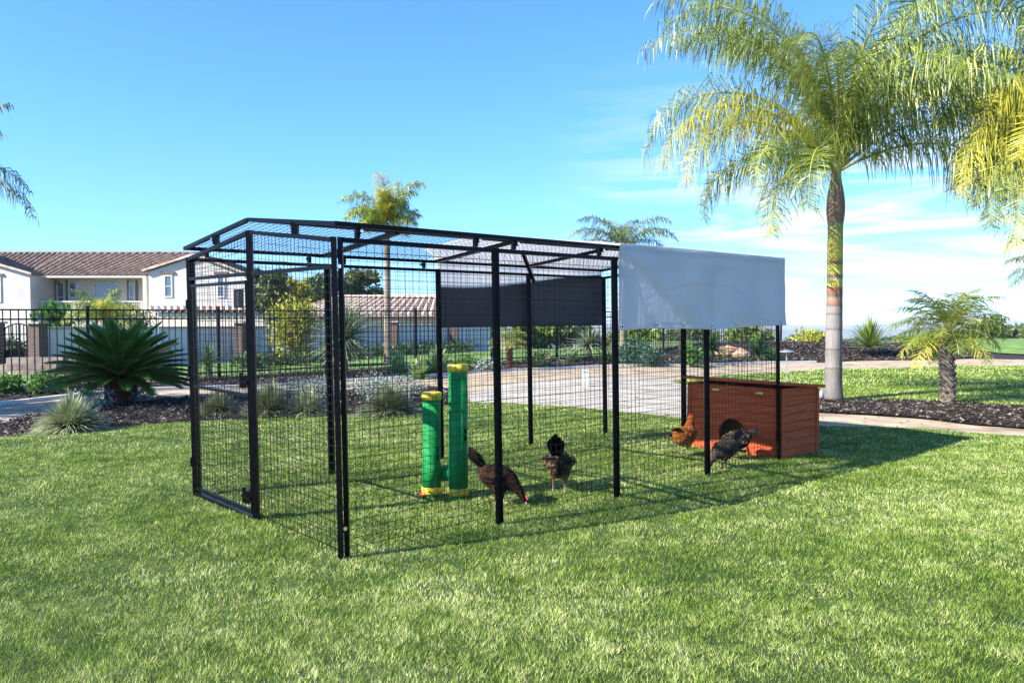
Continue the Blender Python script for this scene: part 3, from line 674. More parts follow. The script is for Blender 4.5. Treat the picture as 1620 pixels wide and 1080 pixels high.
# ------------------------------------------------------------------ hens
def hen_mat(name, cols, leg, zleg, speck=0, under=None, tailx=None):
    m = bpy.data.materials.new(name); m.use_nodes = True; t = m.node_tree; b = t.nodes['Principled BSDF']; b.inputs['Roughness'].default_value = .75; b.inputs['Specular IOR Level'].default_value = .08
    c = t.nodes.new('ShaderNodeTexCoord')
    nz = t.nodes.new('ShaderNodeTexNoise'); nz.inputs['Scale'].default_value = 9; nz.inputs['Detail'].default_value = 5; t.links.new(c.outputs['Object'], nz.inputs['Vector'])
    vo = t.nodes.new('ShaderNodeTexVoronoi'); vo.inputs['Scale'].default_value = 40; t.links.new(c.outputs['Object'], vo.inputs['Vector'])
    ad = t.nodes.new('ShaderNodeMath'); ad.operation = 'MULTIPLY_ADD'; ad.inputs[1].default_value = speck*.7; t.links.new(vo.outputs['Distance'], ad.inputs[0]); of = t.nodes.new('ShaderNodeMath'); of.operation = 'SUBTRACT'; of.inputs[1].default_value = speck*.34; t.links.new(nz.outputs[0], of.inputs[0]); t.links.new(of.outputs[0], ad.inputs[2])
    k = len(cols); oc = ramp(t, ad.outputs[0], [(.32+.4*i/(k-1), cc) for i, cc in enumerate(cols)])
    s = t.nodes.new('ShaderNodeSeparateXYZ'); t.links.new(c.outputs['Object'], s.inputs[0])
    if under:
        mr = t.nodes.new('ShaderNodeMapRange'); mr.inputs[1].default_value = under[1]+.04; mr.inputs[2].default_value = under[1]-.02; t.links.new(s.outputs['Z'], mr.inputs[0])
        mx = t.nodes.new('ShaderNodeMix'); mx.data_type = 'RGBA'; t.links.new(mr.outputs[0], mx.inputs['Factor']); t.links.new(oc, mx.inputs['A']); mx.inputs['B'].default_value = (*under[0], 1); oc = mx.outputs['Result']
    lt = t.nodes.new('ShaderNodeMath'); lt.operation = 'LESS_THAN'; lt.inputs[1].default_value = zleg; t.links.new(s.outputs['Z'], lt.inputs[0])
    mx = t.nodes.new('ShaderNodeMix'); mx.data_type = 'RGBA'; t.links.new(lt.outputs[0], mx.inputs['Factor']); t.links.new(oc, mx.inputs['A']); mx.inputs['B'].default_value = (*leg, 1)
    t.links.new(mx.outputs['Result'], b.inputs['Base Color'])
    bp = t.nodes.new('ShaderNodeBump'); bp.inputs['Strength'].default_value = .8; bp.inputs['Distance'].default_value = .008; t.links.new(vo.outputs['Distance'], bp.inputs['Height']); t.links.new(bp.outputs[0], b.inputs['Normal'])
    return m
def hen(loc, rz, mats, label, pose='peck', s=1.0, tail_up=1.0, fluff=1.0, tl=1.0, tsp=1.0):
    """local +x is forward"""
    e = empty('hen', (loc[0], loc[1], H(loc[0], loc[1])), rz, label=label, cat='hen', group='hens in the chicken run')
    bm_, tm, leg_z = mats
    if pose == 'peck':
        sp = [(-.155, .285, .020), (-.13, .27, .045), (-.09, .245, .074), (-.04, .225, .092), (.02, .212, .098), (.07, .200, .088), (.11, .180, .066), (.145, .150, .044), (.172, .115, .032), (.190, .085, .026), (.203, .062, .024), (.214, .045, .016), (.222, .034, .007)]
    elif pose == 'up':
        sp = [(-.155, .275, .020), (-.13, .26, .045), (-.09, .235, .076), (-.04, .215, .094), (.02, .212, .098), (.065, .225, .086), (.095, .265, .060), (.110, .310, .042), (.118, .350, .032), (.124, .380, .029), (.140, .395, .024), (.158, .394, .014), (.166, .392, .007)]
    else:   # facing away, head low
        sp = [(-.150, .290, .020), (-.125, .27, .050), (-.09, .245, .080), (-.04, .225, .100), (.02, .215, .104), (.07, .210, .090), (.105, .205, .066), (.135, .185, .044), (.160, .155, .032), (.175, .125, .027), (.188, .105, .024), (.202, .088, .016), (.212, .078, .007)]
    sp = [(a*s, b_*s, c*s) for a, b_, c in sp]
    Mx = Matrix.LocRotScale(e.location, e.rotation_euler, None)
    def w3(p): return Mx @ Vector(p)
    b = MB(); n = 18; pts = [Vector((a, 0, z)) for a, z, r in sp]
    for i, p in enumerate(pts):
        d_ = (pts[min(i+1, len(pts)-1)]-pts[max(0, i-1)]).normalized(); up = Vector((0, 1, 0)).cross(d_)*-1; r = sp[i][2]
        for k in range(n):
            a = 2*PI*k/n; b.v.append(tuple(p+Vector((0, 1, 0))*math.cos(a)*r*.86*fluff+up*math.sin(a)*r*(1.12 if math.sin(a) < 0 else 1)))
    for i in range(len(pts)-1):
        for k in range(n):
            k2 = (k+1) % n; b.f.append((i*n+k, i*n+k2, (i+1)*n+k2, (i+1)*n+k))
    b.f.append(tuple(reversed(range(n)))); b.f.append(tuple((len(pts)-1)*n+k for k in range(n)))
    # folded wings, thighs, legs and feet are grown into the same surface
    for sd_ in (-1, 1):
        b.tube([(.07*s, sd_*.070*s, .235*s), (.02*s, sd_*.088*s, .235*s), (-.05*s, sd_*.078*s, .235*s), (-.12*s, sd_*.040*s, .262*s)], [.020*s, .042*s, .040*s, .016*s], 10)
        lx = .02*s+.018*sd_*s
        b.tube([(lx-.005, sd_*.045*s, .20*s), (lx, sd_*.048*s, .13*s), (lx-.004, sd_*.046*s, .095*s)], [.050*s, .034*s, .016*s], 10)
        b.tube([(lx-.004, sd_*.046*s, .11*s), (lx-.010*s, sd_*.046*s, .055*s), (lx, sd_*.046*s, .010*s)], [.0085*s, .0075*s, .008*s], 8)
        for a in (-.5, 0, .5, PI):
            ln = .052*s if a != PI else .026*s
            b.tube([(lx, sd_*.046*s, .011*s), (lx+ln*math.cos(a), sd_*.046*s+ln*math.sin(a), .006*s)], [.0075*s, .0055*s], 6)
    b.v = [tuple(w3(p)) for p in b.v]
    body = b.build('body', bm_, e, smooth=True)
    md = body.modifiers.new('join', 'REMESH'); md.mode = 'VOXEL'; md.voxel_size = .0062*s; md.use_smooth_shade = True
    sm = body.modifiers.new('soft', 'SMOOTH'); sm.factor = .5; sm.iterations = 3
    tx = bpy.data.textures.new('feather_relief', 'CLOUDS'); tx.noise_scale = .022; dm = body.modifiers.new('feathers', 'DISPLACE'); dm.texture = tx; dm.strength = .010*s; dm.mid_level = .5
    # tail feathers, overlapping, in two rows
    t = MB()
    for row, (nn, sp_, l0) in enumerate(((9, .50, .165), (8, .40, .14), (7, .3, .11))):
        for i in range(nn):
            a = (i/(nn-1)-.5)*2; base = Vector((-.115*s, a*.020*s, .275*s+row*.004))
            dirv = Vector((-.62, a*sp_*.55*tsp, .90*tail_up+.0*row-abs(a)*.18)).normalized()
            ln = l0*tl*s*(1.05-.25*abs(a)); side = dirv.cross(Vector((0, a*.4, 1))).normalized()
            if side.length < .1: side = Vector((0, 1, 0))
            side = (Vector((-.25, 1, 0)) if a < 0 else Vector((.25, 1, 0))).normalized()
            side = (side+Vector((.8, 0, .5))*(.6 if row else .9)*(1 if i % 2 else -1)*.35).normalized()
            q = [w3(base+dirv*ln*k+Vector((-.02*s*k*k, 0, 0))) for k in (0, .35, .7, .92, 1)]
            t.strip(q, [.012*s, .023*s, .027*s, .018*s, 0], Mx.to_3x3() @ side)
            side2 = (Mx.to_3x3() @ Vector((.85, .15*a, .55))).normalized(); t.strip(q, [.012*s, .024*s, .028*s, .018*s, 0], side2)
    t.build('tail', tm, e)
    # wing feathers
    for sd_ in (-1, 1):
        wv = MB()
        for i in range(9):
            k = i/8; base = Vector(((.05-.05*k)*s, sd_*(.098+.004*math.sin(i))*s*fluff*.95, (.255-.055*k)*s)); tip = base+Vector((-.13*s, -sd_*.035*s, (.018-.01*k)*s))
            q = [w3(base.lerp(tip, kk)+Vector((0, sd_*.010*s*math.sin(kk*PI), 0))) for kk in (0, .4, .8, 1)]
            wv.strip(q, [.010*s, .012*s, .009*s, 0], Mx.to_3x3() @ Vector((.1, 0, 1)).normalized())
        wv.build('wing', tm if False else bm_, e)
    hp_ = Vector((sp[-3][0], 0, sp[-3][1])); dr = (Vector((sp[-1][0], 0, sp[-1][1]))-Vector((sp[-4][0], 0, sp[-4][1]))).normalized()
    tip = Vector((sp[-1][0], 0, sp[-1][1])); b = MB(); b.tube([w3(tip-dr*.008*s), w3(tip+dr*.010*s), w3(tip+dr*.024*s)], [.009*s, .006*s, .001*s], 8); b.build('beak', M['beak'], e, smooth=True)
    up = Vector((-dr.z, 0, dr.x)); 
    if up.z < 0 and pose != 'peck': up = -up
    b = MB()
    for i in range(4):
        c = hp_-dr*(.02-.012*i)*s+up*.018*s; b.tube([w3(c), w3(c+up*.012*s), w3(c+up*.020*s)], [.007*s, .005*s, .001*s], 6)
    b.build('comb', M['comb'], e)
    for sd_ in (-1, 1):
        b = MB(); c = hp_+Vector((0, sd_*.018*s, 0))+up*.004*s; b.lathe(w3(c)-Vector((0, 0, .004*s)), [(0, .001), (.002*s, .0045*s), (.006*s, .0045*s), (.008*s, .001)], 8); b.build('eye', M['black'], e)
    return e
hm1 = hen_mat('brown_hen', [(.008, .004, .003), (.022, .010, .006), (.060, .026, .012)], (.25, .20, .14), .045, .35)
tm1 = mat('dark_tail', [(.006, .005, .006), (.02, .013, .010)], 30, .6, spec=.15)
hm2 = hen_mat('laced_hen', [(.008, .006, .005), (.028, .017, .010), (.15, .095, .05)], (.25, .20, .14), .06, .9, under=((.22, .12, .045), .14))
hm3 = hen_mat('buff_hen', [(.13, .035, .008), (.22, .065, .012), (.30, .10, .02)], (.30, .24, .14), .06, .2, under=((.42, .24, .10), .16))
tm3 = mat('buff_tail', [(.12, .035, .008), (.22, .07, .015)], 30, .6)
hm4 = hen_mat('speckled_hen', [(.006, .005, .004), (.018, .012, .008), (.13, .095, .055)], (.2, .16, .1), .05, 1.0)
hm5 = hen_mat('grey_hen', [(.012, .009, .008), (.035, .024, .02), (.09, .065, .05)], (.3, .24, .16), .04, .5)
tm5 = mat('grey_tail', [(.02, .018, .018), (.05, .045, .045)], 30, .6)
p = PG(788, 798); hen(p, math.radians(-18), (hm1, tm1, .09), 'dark brown hen with raised tail pecking behind the middle post', 'peck', 1.04, 1.1, 1.08, 1.1, 1.3)
p = PG(884, 778); hen(p, math.radians(80), (hm2, tm1, .09), 'laced brown hen seen from behind with pointed dark tail', 'away', 1.15, 1.5, 1.0, 1.25, .75)
p = PG(1082, 722); hen(p, math.radians(48), (hm3, tm3, .09), 'ginger buff hen standing with neck raised left of the hen house', 'up', 1.05, .5, 1.3, .3)
p = PG(1164, 728); hen(p, math.radians(160), (hm4, tm5, .09), 'speckled brown and tan hen closest to the pop hole', 'peck', 1.0, .5, 1.3, .6)
p = PG(1147, 744); hen(p, math.radians(205), (hm5, tm5, .09), 'dark grey hen stooping nearest the post left of the hen house', 'peck', .92, 1.1, 1.3, 1.0)

# ------------------------------------------------------------------ palms and plants
def frond(b, base, az, el, length, droop, nl, ll, lw, plum=.5, leafdroop=.6, twist=0, m_start=.12, rib=None, segs=2, yaw=0):
    """arching feather frond; leaflets appended to b, stalk to rib"""
    d0 = Vector((math.cos(az)*math.cos(el), math.sin(az)*math.cos(el), math.sin(el))); hz = Vector((math.cos(az), math.sin(az), 0)); sidev = Vector((-math.sin(az), math.cos(az), 0))
    K = 14; pts = []; p = Vector(base); ang = el
    for i in range(K+1):
        pts.append(p.copy()); a2 = az+yaw*(i/K)**2; dd = Vector((math.cos(a2)*math.cos(ang), math.sin(a2)*math.cos(ang), math.sin(ang))); p = p+dd*(length/K); ang -= droop/K*(.4+1.2*i/K)
        ang = max(ang, -1.5)
    if rib is not None: rib.tube(pts, [max(.006, .024*length/3*(1-i/K)+.003) for i in range(K+1)], 5)
    for i in range(nl):
        s = m_start+(1-m_start)*(i+random.random()*.5)/nl; q = s*K; k = min(int(q), K-1); fr = q-k
        c = pts[k].lerp(pts[k+1], fr); tn = (pts[k+1]-pts[k]).normalized()
        prof = math.sin(min(1, (s-m_start)/(1-m_start)*1.02+.10)*PI*.93)**.55; L_ = ll*max(.25, prof)*random.uniform(.68, 1.15); leafdroop_ = min(.95, max(.1, leafdroop+random.uniform(-.22, .16)))
        for sg in (-1, 1):
            up = sidev.cross(tn); 
            if up.z < 0: up = -up
            pa = random.uniform(-plum, plum)
            dr = (sidev*sg*math.cos(pa)+up*math.sin(pa)+tn*random.uniform(.35, .75)).normalized()
            e1 = c+dr*L_*.4; gdir = (dr*(1-leafdroop_)+Vector((0, 0, -1))*leafdroop_+Vector((random.gauss(0, .10), random.gauss(0, .10), 0))).normalized()
            e2 = e1+gdir*L_*.35; g3 = (gdir*.4+Vector((0, 0, -1))*leafdroop*1.2+dr*.1).normalized(); e3 = e2+g3*L_*.28
            w_side = dr.cross(up if abs(dr.dot(up)) < .9 else tn).normalized(); w_side = (tn*.8+w_side*.6*random.uniform(-1, 1)).normalized()
            if segs == 2: b.strip([c, e1, e2, e3], [lw*.6, lw, lw*.7, 0], w_side)
            else: b.strip([c, e1, e3], [lw, lw, 0], w_side)
def palm(name, base, ztop, r0, r1, fronds, label, trunk_mat_, fm, nl=90, ll=.75, lw=.012, plum=.7, leafdroop=.65, group=None, bulge=True, rings=True, segs=2, cat='palm tree', lean=(0, 0), seed=1):
    random.seed(seed); e = empty(name, base, label=label, cat=cat, group=group)
    b = MB(); Ht = ztop-base.z; K = 60; pts = []; rad = []
    for i in range(K+1):
        s = i/K; z = base.z+Ht*s; r = r0+(r1-r0)*s**.7
        if s < .06: r *= 1+.25*(1-s/.06)
        if rings:
            ph = (s*Ht/.27) % 1; r *= 1+.035*(1-min(1, ph*6))
        if bulge and s > .74: q = (s-.74)/.26; r = r1*(1+.45*math.sin(min(1, q*1.3)*PI)**1)*(1-.35*q)
        pts.append(Vector((base.x+lean[0]*s, base.y+lean[1]*s, z))); rad.append(r)
    b.tube(pts, rad, 20); b.build('trunk', trunk_mat_, e, smooth=True)
    top = pts[-1]
    for f in fronds:
        az, el, ln, dp = f[:4]; mm_ = f[4] if len(f) > 4 else fm
        b = MB(); rb = MB(); frond(b, top-Vector((0, 0, .12)), az, el, ln, dp, nl, ll*(.8+.2*ln/3), lw, plum, leafdroop, rib=rb, segs=segs, yaw=random.uniform(-.25, .25))
        o = b.build('frond', M[mm_], e); rb.build('stalk', M['rachis'], o, smooth=True)
    return e
rd = math.radians
# big queen palm
base = PG(1318, 633); base.z = 0; top = P(1311, 262, base.y).z
fr = [(rd(180), .95, 4.05, 2.8, 'frond_y'), (rd(188), .80, 3.7, 2.8, 'frond_y'), (rd(172), 1.05, 4.4, 2.75), (rd(205), .25, 2.3, 2.9), (rd(165), .55, 3.0, 2.6), (rd(186), 1.33, 4.2, 2.1), (rd(235), .5, 2.6, 2.8), (rd(240), 1.25, 3.8, 2.3),
      (rd(0), .75, 3.8, 2.2), (rd(-14), .50, 3.4, 2.1), (rd(-22), .95, 3.8, 2.5), (rd(-10), 1.2, 4.1, 2.1), (rd(12), 1.05, 4.1, 2.2), (rd(-45), 1.1, 3.6, 2.4), (rd(-70), 1.2, 3.4, 2.4), (rd(-110), 1.25, 3.3, 2.3),
      (rd(75), 1.2, 3.8, 2.0), (rd(-30), 1.42, 4.2, 1.5), (rd(-150), .7, 2.6, 2.6), (rd(182), 1.45, 5.0, 2.1), (rd(160), 1.38, 5.0, 2.2), (rd(200), 1.38, 4.8, 2.3), (rd(0), 1.48, 5.0, 2.0), (rd(20), 1.3, 4.9, 2.2), (rd(-15), 1.34, 4.9, 2.3), (rd(-80), 1.42, 4.4, 2.0), (rd(60), 1.4, 4.8, 2.0), (rd(120), 1.4, 4.8, 2.0), ]
palm('palm_tree', base, top, .150, .122, fr, 'large queen palm with ringed grey and yellow trunk beside the hen house', M['palm_trunk'], 'frond', 140, .98, .0090, .75, .74, seed=11)
# second queen palm, trunk outside the frame at right
b2 = Vector((9.45, 12.6, 0))
fr = [(rd(180), .9, 2.91, 2.7, 'frond_y'), (rd(195), .55, 2.58, 2.4, 'frond_y'), (rd(165), .35, 2.91, 2.0), (rd(210), 1.2, 3.36, 2.3), (rd(150), 1.1, 3.36, 2.2), (rd(235), .7, 2.91, 2.2, 'frond_y'), (rd(185), 1.3, 3.92, 1.9), (rd(0), .8, 3.36, 2), (rd(40), 1.0, 3.36, 2), (rd(-40), .9, 3.36, 2), (rd(90), 1.1, 3.36, 2), (rd(-90), 1.1, 3.36, 2), (rd(120), .9, 3.36, 2), (rd(178), .05, 2.69, 1.5), (rd(200), .2, 2.46, 2.0, 'frond_y'), (rd(184), .30, 3.2, 2.9), (rd(192), .0, 3.1, 2.3), (rd(176), .55, 3.3, 2.9, 'frond_y')]
palm('palm_tree', b2, 4.45, .17, .13, fr, 'queen palm with drooping yellow fronds cut off by the right edge', M['palm_trunk'], 'frond', 170, 1.05, .0105, .6, .78, seed=12)
# palm outside the frame at the left, only frond tips seen
b3 = P(-150, 560, 13.0); b3.z = 0
fr = [(rd(0), .45, 2.5, 1.9), (rd(-12), .95, 2.35, 1.6), (rd(15), 1.2, 2.3, 1.3), (rd(60), .8, 2.4, 2), (rd(110), .8, 2.4, 2), (rd(160), .8, 2.4, 2), (rd(205), .8, 2.4, 2), (rd(250), .8, 2.4, 2), (rd(300), .8, 2.4, 2), (rd(90), 1.3, 2.4, 1)]
palm('palm_tree', b3, P(-150, 292, 13).z, .15, .12, fr, 'queen palm cut off by the left edge, only drooping frond tips showing', M['slim_trunk'], 'frond_d', 70, .55, .010, .4, .7, seed=13)
b3 = P(1690, 560, 24.0); b3.z = 0
fr = [(rd(180), .75, 2.1, 2.2), (rd(165), 1.1, 2.2, 1.9), (rd(205), .9, 2.2, 2.0), (rd(0), .8, 2.2, 2), (rd(60), .8, 2.2, 2), (rd(120), .9, 2.2, 2), (rd(-60), .9, 2.2, 2)]
palm('palm_tree', b3, P(1690, 452, 24).z, .15, .12, fr, 'far palm beyond the right edge, one frond tip showing above the berm', M['palm_trunk'], 'frond_d', 60, .55, .012, .5, .6, seed=14)
# slim palm behind the run roof
b3 = P(613, 565, 24); b3.z = H(b3.x, b3.y)
fr = [(rd(180), 1.32, 1.93, 2.5), (rd(200), 0.92, 1.52, 2.4), (rd(-90), 1.50, 2.03, 1.9, 'frond_y'), (rd(-95), 1.44, 1.63, 2.3, 'frond_y'), (rd(10), 1.50, 1.93, 1.9), (rd(170), 1.03, 1.63, 2.5), (rd(160), 0.92, 1.12, 2.4), (rd(-90), 1.49, 1.26, 1.6, 'frond_y'), (rd(-70), 1.26, 1.12, 2.0, 'frond_y'), (rd(0), 1.44, 1.47, 1.7), (rd(15), 1.03, 1.22, 2.1), (rd(-20), 0.69, 1.12, 2.0), (rd(60), 1.38, 1.32, 2.0), (rd(110), 1.38, 1.32, 1.9), (rd(140), 0.57, 1.12, 1.9), (rd(-40), 0.29, 1.01, 1.9), (rd(-130), 0.52, 1.12, 1.9), (rd(60), 1.50, 1.52, .8), (rd(-110), 1.03, 1.22, 2.2)]
palm('palm_tree', b3, P(611, 352, 24).z, .115, .075, fr, 'slim queen palm with compact crown rising behind the run roof', M['slim_trunk'], 'frond', 70, .62, .012, .9, .6, seed=15, segs=3)
# palm behind the tarp
b3 = P(985, 566, 33); b3.z = H(b3.x, b3.y)
fr = [(rd(178), 0.95, 2.75, 2.2), (rd(190), 1.23, 2.61, 2.0), (rd(160), 0.67, 2.32, 2.0), (rd(2), 0.95, 2.75, 2.3), (rd(-15), 1.23, 2.61, 2.1), (rd(25), 0.67, 2.46, 2.0), (rd(-90), 1.01, 2.17, 2.0), (rd(90), 1.12, 2.46, 2.0), (rd(210), 0.90, 2.32, 2.0), (rd(-40), 0.90, 2.32, 2.0), (rd(60), 1.34, 2.17, 1.8), (rd(120), 1.34, 2.17, 1.8)]
pp = palm('palm_tree', b3, P(978, 392, 33).z, .15, .12, fr, 'queen palm whose feathery crown shows above the tarp', M['slim_trunk'], 'frond_d', 60, .72, .014, .5, .5, seed=16, segs=3)
b = MB(); q = P(979, 392, 33); b.tube([q, P(975, 350, 33), P(970, 304, 33)], [.02, .012, .004], 6); b.build('spear_leaf', M['rachis'], pp)
# palm in front of the house
b3 = P(165, 585, 24); b3.z = H(b3.x, b3.y)
fr = [(rd(178), .9, 1.35, 2.3), (rd(195), .7, 1.3, 2.0), (rd(160), .5, 1.2, 2.2), (rd(0), .95, 1.4, 2.2, 'frond_y'), (rd(20), .6, 1.3, 2.0), (rd(-20), .5, 1.3, 1.9), (rd(-90), .9, 1.2, 2.0), (rd(-60), 1.2, 1.3, 1.9, 'frond_y'), (rd(-120), 1.2, 1.2, 1.9), (rd(90), 1.1, 1.3, 1.9), (rd(60), 1.1, 1.3, 1.9), (rd(130), 1.1, 1.3, 1.8), (rd(-30), 1.4, 1.3, 1.3), (rd(210), 1.35, 1.35, 1.4)]
palm('palm_tree', b3, P(165, 505, 24).z, .12, .09, fr, 'young feathery palm growing in front of the house balcony', M['slim_trunk'], 'frond', 60, .55, .010, .9, .45, seed=17, segs=3)
# small pygmy palm at right
def pygmy(px, py, pytop, rpx, label, seed, n=34, fm='frond', tr=.1, ys=('frond_y',), low=-.2, lw=.006):
    random.seed(seed); g = PG(px, py); g.z = H(g.x, g.y); Y = g.y; R0 = rpx/F*Y; zt = P(px, pytop, Y).z
    e = empty('pygmy_palm', g, label=label, cat='palm')
    b = MB(); K = 26
    b.tube([g+Vector((.02*math.sin(i*.3), 0, (zt-g.z)*i/K)) for i in range(K+1)], [tr*(1+.10*(i % 2)-.1*i/K+(.35*(i/K)**4)) for i in range(K+1)], 14)
    for i in range(110):
        a = random.uniform(0, 2*PI); z = random.uniform(.03, zt-g.z); d_ = Vector((math.cos(a), math.sin(a), 0)); c = g+Vector((0, 0, z))+d_*tr*.9
        b.bar(c, c+d_*.035+Vector((0, 0, .05)), .035, .015)
    b.build('trunk', M['sago_trunk'] if tr < .08 else M['bark'], e)
    for i in range(n):
        az = i*2.399+random.uniform(-.2, .2); k = i/n; el = 1.45-(1.45-low)*k**.9; ln = R0*random.uniform(.9, 1.12)
        b = MB(); rb = MB(); frond(b, g+Vector((0, 0, zt-g.z-.02)), az, el, ln, 1.45, 32, R0*.38, lw, .3, .25, rib=rb, segs=2, m_start=.2)
        o = b.build('frond', M[ys[0]] if (k > .84 and ys) else M[fm], e); rb.build('stalk', M['rachis'], o)
    return e
pygmy(1498, 638, 524, 90, 'short pygmy date palm with rough trunk and yellow lower fronds', 21, 34, 'frond_g', .115, low=-.2, lw=.009)
pygmy(806, 584, 545, 40, 'small palm with reddish trunk at the fence bed, behind the middle post', 22, 22, 'frond', .055, (), .0)
# sago palm
random.seed(31); g = PG(192, 638); e = empty('sago_palm', g, label='large dark green sago palm with stout shaggy trunk', cat='sago palm')
b = MB(); K = 12; b.tube([g+Vector((0, 0, .42*i/K)) for i in range(K+1)], [.235*(1+.06*(i % 2))*(1-.12*i/K) for i in range(K+1)], 18)
for i in range(260):
    a = random.uniform(0, 2*PI); z = random.uniform(.02, .42); d_ = Vector((math.cos(a), math.sin(a), 0)); c = g+Vector((0, 0, z))+d_*.20
    b.bar(c, c+d_*.06+Vector((0, 0, .045)), .045, .02)
b.build('trunk', M['sago_trunk'], e)
for i in range(96):
    az = i*2.399; k = i/96; el = 1.42-1.38*k**.8; ln = random.uniform(1.05, 1.25)*(1.0 if el < 1 else .95)
    b = MB(); rb = MB(); base = g+Vector((0, 0, .40)); hz = Vector((math.cos(az), math.sin(az), 0)); sv = Vector((-math.sin(az), math.cos(az), 0))
    K = 12; pts = []; p = base.copy(); ang = el
    for q in range(K+1):
        pts.append(p.copy()); p = p+(hz*math.cos(ang)+Vector((0, 0, math.sin(ang))))*ln/K; ang -= .55/K
    rb.tube(pts, [.012*(1-q/K)+.003 for q in range(K+1)], 5)
    nl = 66
    for q in range(nl):
        s = .14+.86*q/nl; kk = min(int(s*K), K-1); c = pts[kk].lerp(pts[kk+1], s*K-kk); tn = (pts[kk+1]-pts[kk]).normalized(); up = sv.cross(tn); up = up if up.z > 0 else -up
        L_ = .20*math.sin(min(1, (s-.14)/.86*.95+.12)*PI*.9)**.5
        for sg in (-1, 1):
            dr = (sv*sg*.8+up*.38+tn*.62).normalized(); b.strip([c, c+dr*L_*.6, c+dr*L_+Vector((0, 0, -.008))], [.0085, .008, 0], tn)
    o = b.build('frond', M['sago'], e); rb.build('stalk', M['rachis'], o)
def spiky(px, py, hpx, wpx, label, m, n=120, wid=.02, stiff=.2, cat='plant', name='yucca', Y=None, trunk=0, seed=1, lowest=-.15, group=None, segs=4, pw=.9):
    """rosette of strap leaves"""
    random.seed(seed); g = PG(px, py) if Y is None else P(px, py, Y); g.z = H(g.x, g.y) if Y is None else g.z
    s = g.y/F; hh, ww = hpx*s, wpx*s/2; e = empty(name, g, label=label, cat=cat, group=group)
    base = g+Vector((0, 0, trunk*s))
    if trunk:
        b = MB(); b.tube([g-Vector((0, 0, .1)), g+Vector((.01, 0, trunk*s*.5)), base], [.09*trunk*s, .075*trunk*s+.02, .07*trunk*s+.02], 10); b.build('stem', M['bark'], e)
        hh -= trunk*s
    b = MB()
    for i in range(n):
        az = i*2.399+random.uniform(-.3, .3); el = 1.5-(1.5-lowest)*((i+.5)/n)**pw+random.gauss(0, .08)
        d_ = Vector((math.cos(az)*math.cos(el)*ww, math.sin(az)*math.cos(el)*ww, math.sin(el)*hh)); ln = d_.length*random.uniform(.72, 1.05); d_.normalize()
        pts = [base+d_*ln*q/segs-Vector((0, 0, stiff*ln*(q/segs)**2*math.cos(el))) for q in range(segs+1)]
        for q in pts: q.z = max(q.z, g.z+.01)
        sv = Vector((-math.sin(az), math.cos(az), random.uniform(-.3, .3))).normalized()
        b.strip(pts, [wid*w for w in ([.7, 1, .8, .5, 0] if segs == 4 else [.8, 1, 0])], sv)
    b.build('leaves', M[m], e); return e
# grass tufts
def tuft(px, py, hpx, wpx, label, m, n=700, wid=.004, seed=1, group=None): return spiky(px, py, hpx*1.02, wpx*1.35, label, m, int(n*2.4), wid*2.3, .45, 'ornamental grass', 'ornamental_grass', seed=seed, lowest=-.05, group=group, pw=.65)
tuft(112, 682, 68, 116, 'pale variegated grass clump at the lawn edge in front of the sago palm', 'fescue', 1300, .0045, 41)
tuft(428, 656, 66, 92, 'dark olive grass clump seen through the front gable mesh', 'fescue_d', 900, .004, 42)
tuft(486, 655, 56, 80, 'paler grass clump right of the olive one behind the gable mesh', 'fescue', 800, .004, 43)
tuft(615, 656, 58, 108, 'wide olive grass clump behind the first side panel', 'fescue_d', 1100, .0045, 44)
tuft(345, 655, 46, 74, 'low dark grass clump behind the run door', 'fescue_d', 700, .004, 45)
# yuccas and other spiky plants
spiky(545, 597, 132, 160, 'large radial yucca with stiff silvery green leaves behind the near corner post', 'yucca', 360, .027, .04, 'yucca', seed=51, lowest=-.75, trunk=62)
spiky(932, 573, 66, 120, 'yucca with short pale stem seen under the dark flap', 'yucca', 130, .030, .25, 'yucca', trunk=26, seed=52, lowest=-.2)
spiky(905, 574, 36, 80, 'low spiky clump of straight leaves left of the short stemmed yucca', 'yucca', 60, .026, .02, 'yucca', seed=53)
spiky(1376, 549, 58, 92, 'upright green spiky plant on the berm left of the pygmy palm', 'yucca_g', 240, .030, .12, 'spiky plant', name='spiky_plant', seed=54, Y=28.5, lowest=-.05)
spiky(330, 600, 72, 110, 'green fan leaved plant behind the run door', 'yucca_g', 80, .016, .2, 'spiky plant', name='spiky_plant', trunk=24, seed=55)
spiky(1125, 576, 62, 130, 'dark spreading fan palm under the tarp', 'leaf_d', 110, .028, .35, 'spiky plant', name='spiky_plant', trunk=24, seed=56)
spiky(1200, 572, 52, 90, 'dark green spiky shrub seen left of the far corner post', 'leaf_d', 110, .028, .3, 'spiky plant', name='spiky_plant', seed=57, trunk=14)
for i, (px, py, hh, ww, lb) in enumerate([(632, 594, 46, 72, 'pale green agave rosette beside the slim palm'), (690, 591, 54, 80, 'largest pale green agave rosette left of the doubled rear posts'), (662, 597, 44, 64, 'smaller agave rosette between two larger ones')]):
    spiky(px, py, hh, ww, lb, 'agave', 60, .07, .10, 'agave', name='agave', seed=60+i, lowest=.0, group='agaves in the fence bed')
